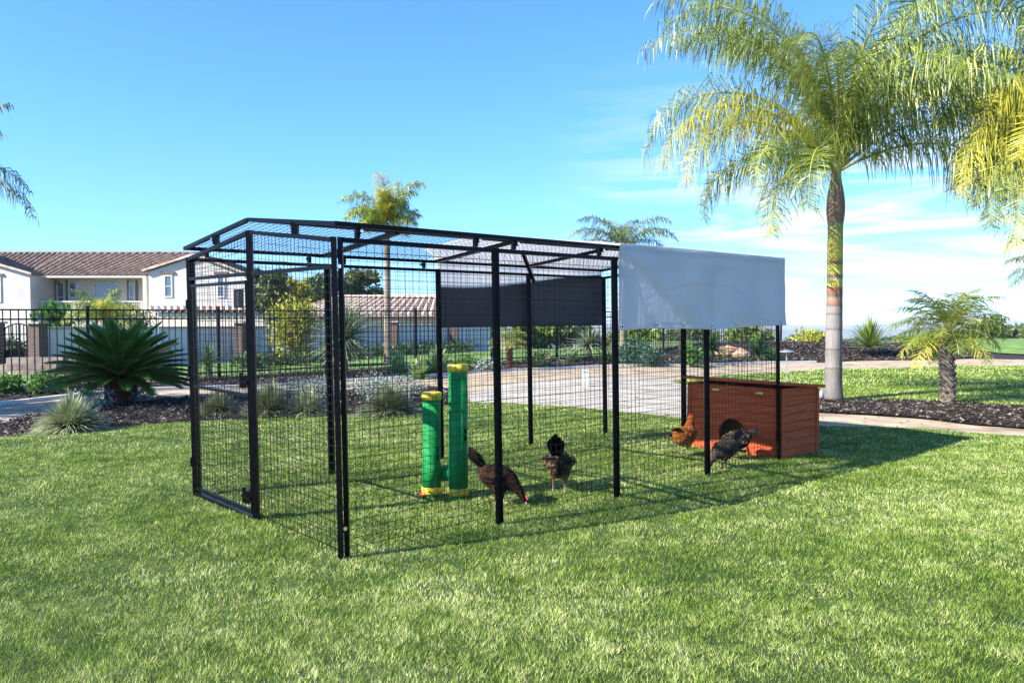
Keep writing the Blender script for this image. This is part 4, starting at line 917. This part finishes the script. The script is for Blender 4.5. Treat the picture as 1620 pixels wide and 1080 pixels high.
# leafy bushes
def bush(px, py, hpx, wpx, label, m, n=900, leaf=.03, Y=None, seed=1, name='bush', cat='bush', group=None, lobes=9, flat=1, aspect=.45):
    random.seed(seed); g = PG(px, py) if Y is None else P(px, py, Y)
    if Y is None: g.z = H(g.x, g.y)
    s = g.y/F; hh, ww = hpx*s, wpx*s/2; e = empty(name, g, label=label, cat=cat, group=group)
    b = MB(); st = MB()
    cs = []
    for i in range(lobes):
        a = i*2.399; r = math.sqrt((i+.5)/lobes)*.68; c = g+Vector((math.cos(a)*r*ww, math.sin(a)*r*ww, hh*random.uniform(.3, .68)*(1-.3*r))); R0 = random.uniform(.30, .48); cs.append((c, R0*ww, R0*hh*.95))
        st.tube([g, g.lerp(c, .6), c], [.012+.01*hh, .008+.005*hh, .004], 5)
    for i in range(n):
        c, rx, rz = random.choice(cs); v = Vector((random.gauss(0, 1), random.gauss(0, 1), random.gauss(0, 1))).normalized()*random.uniform(.55, 1.05)
        p = c+Vector((v.x*rx, v.y*rx, v.z*rz)); p.z = max(p.z, g.z+.01)
        d_ = (v.normalized()+Vector((random.gauss(0, .5), random.gauss(0, .5), random.gauss(.2, .5)))).normalized(); sd_ = d_.cross(Vector((random.gauss(0, 1), random.gauss(0, 1), random.gauss(0, 1)))).normalized()
        l = leaf*random.uniform(.6, 1.3); b.v += [tuple(p), tuple(p+d_*l*.5+sd_*l*aspect*.6), tuple(p+d_*l), tuple(p+d_*l*.5-sd_*l*aspect*.6)]; k = len(b.v)-4; b.f.append((k, k+1, k+2, k+3))
    b.build('foliage', M[m], e); st.build('stem', M['bark'], e); return e
bush(77, 622, 38, 66, 'bright green leafy bush left of the sago palm', 'leaf', 1500, .07, seed=71)
bush(4, 622, 34, 56, 'bright green leafy bush at the left edge by the fence', 'leaf', 1200, .07, seed=72)
bush(140, 648, 34, 72, 'blue grey succulent mound left of the sago trunk', 'blue_succ', 1600, .05, seed=73, aspect=.25)
bush(225, 638, 30, 44, 'blue grey succulent mound right of the sago trunk', 'blue_succ', 1000, .05, seed=74, aspect=.25)
bush(612, 634, 46, 130, 'wide silvery succulent mound below the agaves', 'silver', 3200, .05, seed=75, aspect=.25, lobes=16)
bush(498, 632, 44, 112, 'pale silvery succulent mound below the large yucca', 'silver', 2200, .05, seed=76, aspect=.25, lobes=14)
bush(1000, 578, 50, 62, 'dark blue green shrub right of the tarp corner post', 'leaf_b', 2200, .08, seed=77)
bush(1030, 580, 34, 48, 'small round dark shrub beside the taller blue green one', 'leaf_b', 1300, .07, seed=78)
bush(1092, 580, 40, 44, 'light green leafy shrub at the inner rear post', 'leaf', 1100, .09, seed=79)
bush(1474, 549, 22, 50, 'small bright green shrub beside the pygmy palm crown', 'leaf', 700, .12, Y=28.5, seed=80)
bush(1282, 552, 36, 60, 'yellow green shrub left of the large palm trunk on the berm', 'leaf_y', 900, .14, Y=33, seed=81)
bush(1440, 552, 26, 50, 'pale olive shrub behind the pygmy palm', 'yucca_g', 700, .12, Y=33, seed=82)
bush(740, 584, 26, 60, 'low green ground shrub near the doubled rear posts', 'leaf', 900, .07, seed=83)
bush(770, 588, 22, 50, 'low pale shrub left of the reddish small palm', 'silver', 700, .06, seed=84)
bush(850, 578, 28, 50, 'low dark shrub right of the reddish small palm', 'leaf_d', 800, .07, seed=85)
bush(960, 577, 22, 44, 'low dark green shrub at the yucca stem', 'leaf_d', 600, .07, seed=86)
bush(1215, 570, 26, 46, 'low green shrub behind the far corner post', 'leaf', 600, .09, seed=87)
bush(465, 560, 95, 80, 'yellow green shrub leaning over the white wall', 'leaf_y', 3200, .12, Y=23.2, seed=88, lobes=14)
bush(85, 530, 56, 60, 'broad leaved green shrub between gate pillar and house', 'leaf', 700, .2, Y=25, seed=89)
bush(185, 528, 46, 110, 'yellow green low shrub in front of the house wall', 'leaf_t', 1500, .10, Y=25.5, seed=90)
bush(22, 580, 50, 40, 'round clipped shrub in the iron gateway', 'leaf_d', 1500, .08, Y=23.2, seed=91)
# hedge at the white wall's foot
for i in range(9):
    k = i/8; px = 395+k*330; bush(px, 582-20*k, 26, 62, 'dark hedge shrub at the white wall, %s of nine from left' % ['first','second','third','fourth','fifth','sixth','seventh','eighth','last'][i], 'leaf_d', 900, .10, Y=22.3+10*k, seed=100+i, group='hedge shrubs along the white wall', name='hedge_shrub', cat='hedge')

# boulders
def rock(px, py, wpx, hpx, label, seed):
    g = PG(px, py); g.z = H(g.x, g.y); s = g.y/F; bm = bmesh.new(); bmesh.ops.create_icosphere(bm, subdivisions=4, radius=1)
    for v in bm.verts:
        n_ = noise.fractal(v.co*1.1+Vector((seed, 0, 0)), 1, 2, 4); v.co *= 1+.35*n_; v.co.x *= wpx*s/2; v.co.y *= wpx*s/2*.7; v.co.z *= hpx*s*.62; v.co += g+Vector((0, 0, hpx*s*.35))
    me = bpy.data.meshes.new('boulder'); bm.to_mesh(me); bm.free(); me.materials.append(M['rock']); o = bpy.data.objects.new('boulder', me); COL.objects.link(o)
    for p_ in me.polygons: p_.use_smooth = True
    tag(o, label, 'boulder')
rock(862, 573, 24, 13, 'reddish boulder in the fence bed under the dark flap', 1.5)
rock(1152, 565, 38, 16, 'tan and orange boulder under the tarp at the berm', 4.2)
rock(1172, 566, 24, 14, 'smaller orange boulder touching the tan one', 7.7)
rock(250, 606, 34, 15, 'orange boulder right of the sago palm', 9.1)

# ------------------------------------------------------------------ iron fence
fence = empty('iron_fence', F0+FD*-2, label='black iron picket fence running behind the planting beds', cat='fence')
FT, FB = 1.60, .03
posts = list(range(-6, 10))
for k in posts:
    q = F0+FD*FS*k; b = MB(); b.box((q.x, q.y, (FT+.06+FB-.1)/2), (.062, .062, FT+.06-FB+.1), Matrix.Rotation(math.atan2(FD.y, FD.x), 3, 'Z')); b.box((q.x, q.y, FT+.075), (.075, .075, .025), Matrix.Rotation(math.atan2(FD.y, FD.x), 3, 'Z')); b.build('post', M['iron'], fence)
for k in posts[:-1]:
    a = F0+FD*(FS*k+.033); c = F0+FD*(FS*(k+1)-.033); b = MB()
    for z in (FT, FT-.19, FB+.12): b.bar((a.x, a.y, z), (c.x, c.y, z), .036, .032)
    n = 20
    for i in range(1, n):
        q = a.lerp(c, i/n); b.bar((q.x, q.y, FB+.03), (q.x, q.y, FT-.002), .017)
    b.build('picket_section', M['iron'], fence)

# ------------------------------------------------------------------ neighbour's wall, pillars, gate
wa = P(75, 560, 23.0); wb = P(775, 560, 34.5); wa.z = wb.z = 0; wd = (wb-wa).normalized()
gwall = empty('garden_wall', wa, label='long white garden wall with brown cap beyond the fence', cat='wall')
b = MB(); b.bar(wa+Vector((0, 0, .1)), wb+Vector((0, 0, .0)), .2, 1.98); b.build('wall_body', M['white_wall'], gwall)
b = MB(); b.bar(wa+Vector((0, 0, 1.12)), wb+Vector((0, 0, 1.02)), .28, .055); b.build('wall_cap', M['wall_cap'], gwall)
for px, Y, hgt, wd_ in ((64, 22.6, 1.25, .30), (-4, 22.6, 1.25, .30), (383, 26.4, 1.22, .28), (625, 30.8, 1.2, .24), (718, 33.0, 1.12, .28)):
    q = P(px, 550, Y); q.z = 0; lab = {64: 'brick gate pillar with lantern right of the iron gate', -4: 'brick gate pillar at the left edge of the photo', 383: 'brick pillar of the white wall behind the front gable post', 625: 'brick pillar of the white wall just right of the slim palm', 718: 'brick pillar of the white wall under the dark flap'}[px]
    e = empty('brick_pillar', q, label=lab, cat='pillar')
    b = MB(); b.box(q+Vector((0, -.1, hgt/2-.3)), (wd_, .45, hgt+.6)); b.build('shaft', M['brick'], e)
    b = MB(); b.box(q+Vector((0, -.1, hgt+.025)), (wd_+.08, .58, .05)); b.build('cap', M['wall_cap'], e)
q = P(64, 511, 22.5); e = empty('lantern', q, label='black lantern on the brick gate pillar', cat='lantern')
b = MB(); b.box(q+Vector((0, 0, .10)), (.10, .10, .14), taper=1.3); b.build('glass_body', M['glass'], e)
b = MB(); b.lathe(q+Vector((0, 0, 0)), [(0, .05), (.03, .03)], 8); b.lathe(q+Vector((0, 0, .17)), [(0, .11), (.05, .06), (.09, .015)], 8); b.build('hood', M['iron'], e)
# gate
gq = P(30, 560, 22.6); gq.z = 0; e = empty('iron_gate', gq, label='arched black iron gate between two brick pillars', cat='gate')
x0, x1 = P(3, 560, 22.6).x, P(56, 560, 22.6).x; b = MB(); n = 9
for i in range(n+1):
    k = i/n; x = x0+(x1-x0)*k; zt = 1.05+.2*math.sin(k*PI); b.bar((x, 22.6, .42), (x, 22.6, zt), .022)
    if i: b.bar((xo, 22.6, zo), (x, 22.6, zt), .03)
    xo, zo = x, zt
for z in (.42, .95): b.bar((x0, 22.6, z), (x1, 22.6, z), .03)
b.build('bars', M['iron'], e)
b = MB(); b.box(((x0+x1)/2, 22.61, .32), (x1-x0, .04, .34)); b.build('kick_plate', M['iron'], e)
# stone steps
q = P(38, 600, 19.8); q.z = 0; b = MB()
for i in range(4):
    for j in range(3):
        b.box((q.x-.55+i*.36, q.y+.3*j, .05+.15*j+.0), (.345, .28, .14 if j else .14))
for j in range(3):
    for i in range(4): b.box((q.x-.45+i*.36, q.y+1.0, -.05+.16*j), (.35, .25, .15))
b.build('stone_steps', M['stone'], label='rough stone block steps below the iron gate', cat='steps')

# ------------------------------------------------------------------ tiled roofs
def tile_roof(a, b_, c, d_, name, m, parent, tw=.40, th=.45, amp=.10):
    """a,b eave ends; c,d ridge ends (c above a, d above b): barrel tiles as real relief"""
    L_ = (b_-a).length; S_ = ((c-a).length+(d_-b_).length)/2; nx = max(4, int(L_/tw)); ny = max(2, int(S_/th)); nrm = (b_-a).cross(c-a).normalized(); nrm = nrm if nrm.z > 0 else -nrm
    b = MB(); sx_ = 6; cols = nx*sx_+1; v = []; rows = []
    for j in range(ny):
        rows += [(j/ny, .035), ((j+1)/ny-.001, 0)]
    for t, lift in rows:
        for i in range(cols):
            s = i/(cols-1); ph = (s*nx) % 1; p = a.lerp(b_, s).lerp(c.lerp(d_, s), t)
            v.append(p+nrm*(amp*(math.sin(ph*2*PI))+lift))
    f = [(j*cols+i, j*cols+i+1, (j+1)*cols+i+1, (j+1)*cols+i) for j in range(len(rows)-1) for i in range(cols-1)]
    b.add(v, f); o = b.build(name, m, parent, smooth=True); md = o.modifiers.new('thickness', 'SOLIDIFY'); md.thickness = .03; return o
# two storey house at the left
YH = 55.0
def hx(px, Y=YH): return (px-810)/F*Y
def hz_(py, Y=YH): return P(810, py, Y).z
house = empty('house', (hx(130), YH+4, -1.6), label='two storey cream stucco house with brown tiled roof behind the fence', cat='house')
GZ = -2.2
def wallbox(x0, x1, y0, y1, z0, z1, name, m, par): 
    b = MB(); b.box(((x0+x1)/2, (y0+y1)/2, (z0+z1)/2), (x1-x0, y1-y0, z1-z0)); return b.build(name, m, par)
ze = hz_(437)
wallbox(hx(-160), hx(420), YH+1.6, YH+9, GZ, ze+.02, 'wall', M['beige'], house)             # main block, upper wall set back behind the balcony
wallbox(hx(52), hx(234), YH-.4, YH+1.58, GZ, hz_(493), 'wall', M['stucco'], house)           # lower storey under the balcony
# left wing and right wing with gables
def gable(xa, xb, y0, y1, z_e, z_p, xp, name):
    b = MB(); pts = [(xa, GZ), (xb, GZ), (xb, z_e[1]), (xp, z_p), (xa, z_e[0])]; v = [(x, y0, z) for x, z in pts]+[(x, y1, z) for x, z in pts]; n = 5
    f = [tuple(range(n)), tuple(reversed(range(n, 2*n)))]+[(i, i+n, (i+1) % n+n, (i+1) % n) for i in range(n)]
    b.add(v, f); return b.build(name, M['stucco'], house)
YW = YH-1.2
wl = gable(hx(-190, YW), hx(49, YW), YW, YH+4, (hz_(434, YW), hz_(434, YW)), hz_(398, YW), hx(-75, YW), 'wall')
wr = gable(hx(236, YW), hx(392, YW), YW, YH+4, (hz_(430, YW), hz_(436, YW)), hz_(405, YW), hx(312, YW), 'wall')
V = Vector
tile_roof(V((hx(45), YH-.3, ze)), V((hx(236), YH-.3, ze)), V((hx(45), YH+4.6, hz_(400, YH+4.6))), V((hx(236)+2.3, YH+4.6, hz_(400, YH+4.6))), 'roof', M['tile'], house)
tile_roof(V((hx(-200), YH+.8, hz_(428))), V((hx(46), YH+.8, hz_(431))), V((hx(-200), YH+4.6, hz_(400, YH+4.6))), V((hx(46), YH+4.6, hz_(400, YH+4.6))), 'roof', M['tile'], house)
b = MB(); b.tube([V((hx(-200), YH+4.6, hz_(400, YH+4.6))), V((hx(236)+2.3, YH+4.6, hz_(400, YH+4.6)))], .10, 8); b.build('ridge_cap', M['tile'], house)
for xa, za, xp, zp, xb, zb in ((hx(-190, YW), hz_(436, YW), hx(-75, YW), hz_(396, YW), hx(55, YW), hz_(434, YW)), (hx(229, YW), hz_(429, YW), hx(312, YW), hz_(403, YW), hx(398, YW), hz_(436, YW))):
    tile_roof(V((xa, YH+4, za)), V((xa, YW-.25, za)), V((xp, YH+4, zp)), V((xp, YW-.25, zp)), 'roof', M['tile'], house)
    tile_roof(V((xb, YW-.25, zb)), V((xb, YH+4, zb)), V((xp, YW-.25, zp)), V((xp, YH+4, zp)), 'roof', M['tile'], house)
    b = MB(); b.bar((xa, YW-.27, za+.03), (xp, YW-.27, zp+.03), .08, .13); b.bar((xp, YW-.27, zp+.03), (xb, YW-.27, zb+.03), .08, .13); b.build('fascia', M['tile2'], house)
b = MB(); b.bar((hx(47), YH-.32, ze-.05), (hx(236), YH-.32, ze-.05), .07, .12); b.build('gutter', M['cream'], house)
b = MB(); b.tube([(hx(51), YH-.38, ze-.1), (hx(52.5), YH-.38, hz_(492))], .05, 8); b.build('downspout', M['cream'], house)
# lower tiled skirt roof at the right wing
tile_roof(V((hx(236, 52.6), 52.6, hz_(492, 52.6))), V((hx(420, 52.6), 52.6, hz_(492, 52.6))), V((hx(236, YW), YW-.02, hz_(484, YW))), V((hx(420, YW), YW-.02, hz_(484, YW))), 'roof', M['tile2'], house, amp=.09)
wallbox(hx(236, 53), hx(420, 53), 52.9, YW-.01, GZ, hz_(495, 53), 'wall', M['beige'], house)
def window(x0, x1, y0, y1, Y, lintel=True, cols=1):
    xa, xb, zb, zt = hx(x0, Y), hx(x1, Y), hz_(y1, Y), hz_(y0, Y); w = empty  # window = frame with glass, sill, lintel below it
    b = MB(); fw_ = .09
    b.box(((xa+xb)/2, Y-.03, zt-fw_/2), (xb-xa, .07, fw_)); b.box(((xa+xb)/2, Y-.03, zb+fw_/2), (xb-xa, .07, fw_))
    b.box((xa+fw_/2, Y-.03, (za_ := (zt+zb)/2)), (fw_, .068, zt-zb-2*fw_)); b.box((xb-fw_/2, Y-.03, za_), (fw_, .068, zt-zb-2*fw_)); b.box(((xa+xb)/2, Y-.028, za_), (xb-xa-2*fw_, .06, .05))
    if cols > 1: b.box(((xa+xb)/2, Y-.025, za_), (.05, .05, zt-zb-2*fw_))
    fr_ = b.build('window', M['white'], house)
    b = MB(); b.box(((xa+xb)/2, Y-.004, za_), (xb-xa-.02, .02, zt-zb-.02)); b.build('pane', M['glass'], fr_)
    if lintel: b = MB(); b.box(((xa+xb)/2, Y-.05, zt+.14), (xb-xa+.35, .10, .16)); b.build('lintel', M['trim'], fr_)
window(260.5, 274, 435, 470.5, YW); window(344, 357, 435, 470.5, YW); window(-12, 3.5, 438, 478, YW)
window(91, 104, 446, 494, YH+1.6, False); window(110, 127, 446, 471, YH+1.6, False); window(205, 215, 446, 494, YH+1.6, False); window(150, 190, 446, 471, YH+1.6, False, 2)
for px in (89, 106, 203, 217): wallbox(hx(px-1, YH+1.5), hx(px+1, YH+1.5), YH+1.5, YH+1.59, hz_(493, YH), hz_(443, YH+1.5), 'door_jamb', M['trim'], house)
b = MB(); b.box((hx(75), YH+1.5, hz_(446)), (.16, .16, .28), taper=.6); b.build('wall_light', M['trim'], house)
# balcony rail
b = MB(); xa, xb = hx(53), hx(234); zr, zb = hz_(477), hz_(494)
b.bar((xa, YH-.3, zr), (xb, YH-.3, zr), .10, .08); b.bar((xa, YH-.3, zb+.08), (xb, YH-.3, zb+.08), .06, .06)
n = 62
for i in range(n+1): x = xa+(xb-xa)*i/n; b.bar((x, YH-.3, zb), (x, YH-.3, zr), .035 if i % 12 else .1)
b.build('balcony_rail', M['cream'], house)
for px in (52.5, 234): wallbox(hx(px)-.12, hx(px)+.12, YH-.42, YH-.18, hz_(494), ze-.1, 'column', M['cream'], house)
# long low building with pink tile roof
YB = 37.0
low = empty('outbuilding', (hx(600, YB), YB+2, -.5), label='long low building with pale pink tiled roof behind the white wall', cat='building')
xl, xr = hx(452, YB), hx(812, YB); zb_ = P(600, 499, YB).z; zr_ = P(600, 470, YB+4).z
tile_roof(V((xl, YB-.3, zb_)), V((xr, YB-.3, zb_)), V((xl+1.3, YB+4, zr_)), V((xr-1, YB+4, zr_)), 'roof', M['tile2'], low, tw=.34, th=.40, amp=.08)
wallbox(xl+.4, xr-.3, YB, YB+6, -3, zb_-.02, 'wall', M['beige'], low)
b = MB(); b.tube([(xl+1.3, YB+4, zr_), (xr-1, YB+4, zr_)], .12, 8); b.build('ridge_cap', M['tile2'], low)
b = MB(); b.bar((xl, YB-.32, zb_-.08), (xr, YB-.32, zb_-.08), .06, .14); b.build('fascia', M['trim'], low)

# ------------------------------------------------------------------ trees
def tree(px, py, Y, hpx, wpx, label, m, seed, n=6000, leaf=.25, lobes=26, open_=.85, group=None):
    random.seed(seed); g = P(px, py, Y); g.z = min(g.z, H(g.x, g.y)) if False else g.z; s = Y/F; hh, ww = hpx*s, wpx*s/2
    e = empty('tree', g, label=label, cat='tree', group=group); t = MB(); c = MB()
    t.tube([g, g+V((.02*hh, 0, hh*.25)), g+V((-.01*hh, 0, hh*.5)), g+V((0, 0, hh*.8))], [.035*hh, .026*hh, .018*hh, .008*hh], 8)
    cs = []
    for i in range(lobes):
        a = random.uniform(0, 2*PI); k = random.uniform(.28, .93); r = random.uniform(.2, 1)*ww*math.sqrt(max(.05, 1-((k-.55)/.52)**2))*.8
        q = g+V((math.cos(a)*r, math.sin(a)*r, hh*k)); R0 = random.uniform(.16, .30)*ww*open_; cs.append((q, R0))
        o_ = g+V((0, 0, hh*k*.6)); t.tube([o_, o_.lerp(q, .5)+V((0, 0, .03*hh)), q], [.012*hh, .007*hh, .003*hh], 5)
    for i in range(n):
        q, R0 = random.choice(cs); v = V((random.gauss(0, .55), random.gauss(0, .55), random.gauss(0, .45))); p = q+v*R0
        d_ = V((random.gauss(0, 1), random.gauss(0, 1), random.gauss(-.5, 1))).normalized(); sd_ = d_.cross(V((random.gauss(0, 1), random.gauss(0, 1), random.gauss(0, 1)))).normalized(); l = leaf*random.uniform(.6, 1.4)
        c.v += [tuple(p), tuple(p+d_*l*.5+sd_*l*.22), tuple(p+d_*l), tuple(p+d_*l*.5-sd_*l*.22)]; k = len(c.v)-4; c.f.append((k, k+1, k+2, k+3))
    t.build('trunk', M['bark'], e); c.build('crown', M[m], e); return e
tree(424, 510, 44, 92, 70, 'slender dark green tree behind the front gable mesh', 'leaf_t', 201, 6000, .26)
tree(462, 505, 46, 62, 80, 'yellow green tree left of the low building roof', 'leaf_y', 202, 5000, .26)
tree(505, 500, 60, 70, 90, 'dark rounded tree rising over the left end of the low roof', 'leaf_t', 203, 6000, .34)
tree(572, 500, 62, 72, 76, 'dark round tree over the middle of the low roof, left of the slim palm', 'leaf_t', 204, 6000, .34)
tree(750, 560, 40, 44, 90, 'pale green low tree beyond the fence under the dark flap', 'yucca_g', 205, 3500, .25)
tree(845, 560, 42, 50, 90, 'yellow green low tree beyond the fence behind the middle rear post', 'yucca_g', 206, 3500, .25)
tree(910, 562, 44, 52, 110, 'olive low tree beyond the fence behind the yucca', 'leaf_t', 207, 3500, .28)
tree(1010, 562, 48, 46, 110, 'pale olive low tree beyond the fence under the tarp corner', 'yucca_g', 208, 3000, .3)
tree(1100, 562, 52, 46, 110, 'olive low tree beyond the fence under the tarp middle', 'leaf_t', 209, 3000, .3)
tree(1180, 562, 50, 44, 90, 'pale olive low tree beyond the fence near the far corner post', 'yucca_g', 210, 3000, .3)
tree(1296, 556, 150, 30, 34, 'small dark distant tree left of the large palm trunk', 'leaf_t', 211, 1800, .7)
far = [(1562, 556, 120, 52, 62), (1528, 556, 140, 34, 40), (1592, 556, 130, 40, 42), (1616, 556, 140, 36, 40), (1640, 556, 120, 44, 50), (1580, 556, 200, 30, 60), (1430, 556, 170, 22, 50), (1350, 556, 190, 18, 40), (1400, 556, 210, 20, 46), (1260, 556, 180, 20, 50), (1670, 556, 140, 40, 50)]
flab = ['tallest distant tree right of the pygmy palm', 'small distant tree close behind the pygmy palm fronds', 'distant tree beside the far white building', 'distant tree at the right edge of the photo', 'distant tree just past the right edge', 'far low tree behind the white building', 'low distant tree left of the pygmy palm', 'low distant tree right of the large palm trunk', 'faint low tree between the spiky plant and pygmy palm', 'low distant tree at the far corner post', 'outermost distant tree past the right edge']
for i, (px, py, Y, hh, ww) in enumerate(far): tree(px, py, Y, hh, ww, flab[i], 'leaf_t', 220+i, 2200, .8, 18, 1.1, 'distant trees beyond the berm')
# far white building
q = P(1592, 540, 160); fbd = empty('far_building', q, label='tiny white flat building among the distant trees at right', cat='building')
b = MB(); b.box(q+V((0, 0, .4)), (2.0, 2.5, 1.0)); b.build('wall', M['white_wall'], fbd); b = MB(); b.box(q+V((0, 0, 1.0)), (2.3, 2.8, .2)); b.build('roof', M['white'], fbd)

# ------------------------------------------------------------------ garden lights and posts
def path_light(px, py, pytop, label, Y=None, hr=.10, m='lamp_metal'):
    g = PG(px, py) if Y is None else P(px, py, Y); Y = g.y; zt = P(px, pytop, Y).z
    e = empty('path_light', g, label=label, cat='garden light', group='garden lights on stakes')
    b = MB(); b.tube([g-V((0, 0, .05)), V((g.x, g.y, zt-.05))], .013, 8); b.build('stake', M[m], e)
    b = MB(); b.lathe(V((g.x, g.y, zt-.07)), [(0, hr*.35), (.02, hr), (.03, hr), (.07, hr*.15)], 16); b.build('shade', M[m], e)
path_light(1244, 604, 553, 'grey mushroom garden light left of the large palm trunk', hr=.17)
path_light(486, 606, 521, 'dark lantern garden light seen through the front gable mesh', hr=.12, m='iron')
path_light(252, 590, 487, 'tall pale garden light behind the sago palm crown', Y=20, hr=.14)
g = PG(926, 611); e = empty('bollard', g, label='short white post standing on the path behind the side panel', cat='post')
b = MB(); b.box(g+V((0, 0, .16)), (.13, .13, .32)); b.build('post_body', M['white'], e); b = MB(); b.box(g+V((0, 0, .335)), (.16, .16, .03), taper=.7); b.build('cap', M['white'], e)
# spotlight at the palm's foot
g = PG(1299, 637); e = empty('spotlight', g, label='small grey uplight at the foot of the large palm', cat='garden light')
b = MB(); b.tube([g, g+V((0, 0, .08))], .015, 8); b.build('stake', M['iron'], e); b = MB(); b.tube([g+V((0, 0, .07)), g+V((.0, 0, .10)), g+V((.01, 0, .20)), g+V((.012, 0, .215))], [.03, .042, .042, .03], 14); b.build('head', M['lamp_metal'], e, smooth=True)
# irrigation hose on the bark
b = MB(); b.tube([PG(x, y)+V((0, 0, .03)) for x, y in ((1455, 659), (1480, 660), (1510, 662), (1545, 668))], .012, 6); b.build('drip_hose', M['black'], label='black drip hose lying on the bark below the pygmy palm', cat='hose')
# off-frame shade tree at the left whose shadow falls over the sago bed

random.seed(301); g = Vector((-12.6, 10.3, 0)); e = empty('tree', g, label='dense garden tree standing beyond the left edge of the photo', cat='tree')
t = MB(); t.tube([g, g+V((.1, 0, 1.2)), g+V((0, .1, 2.4)), g+V((0, 0, 4.6))], [.16, .13, .10, .04], 10); c = MB(); cs = []
for i in range(30):
    a = random.uniform(0, 2*PI); q = g+V((math.cos(a)*random.uniform(0, 1.3), math.sin(a)*random.uniform(0, 1.3), random.uniform(2.0, 5.4))); cs.append((q, random.uniform(.5, .8))); t.tube([g+V((0, 0, q.z*.55)), q], [.05, .012], 5)
for i in range(9000):
    q, R0 = random.choice(cs); p = q+V((random.gauss(0, .5), random.gauss(0, .5), random.gauss(0, .5)))*R0
    d_ = V((random.gauss(0, 1), random.gauss(0, 1), random.gauss(-.3, 1))).normalized(); sd_ = d_.cross(V((random.gauss(0, 1), random.gauss(0, 1), random.gauss(0, 1)))).normalized(); l = .14*random.uniform(.6, 1.4)
    c.v += [tuple(p), tuple(p+d_*l*.5+sd_*l*.3), tuple(p+d_*l), tuple(p+d_*l*.5-sd_*l*.3)]; k = len(c.v)-4; c.f.append((k, k+1, k+2, k+3))
t.build('trunk', M['bark'], e); c.build('crown', M['leaf_d'], e)

# ------------------------------------------------------------------ air
b = MB(); b.box((1000, 3500, -54), (13000, 7700, 142)); hz = b.build('haze', bpy.data.materials.new('haze'), kind='stuff')
hm = hz.data.materials[0]; hm.use_nodes = True; t_ = hm.node_tree
for n_ in list(t_.nodes): t_.nodes.remove(n_)
ho = t_.nodes.new('ShaderNodeOutputMaterial'); pv = t_.nodes.new('ShaderNodeVolumePrincipled'); pv.inputs['Density'].default_value = .00016; pv.inputs['Color'].default_value = (.80, .88, 1, 1)
t_.links.new(pv.outputs[0], ho.inputs['Volume'])
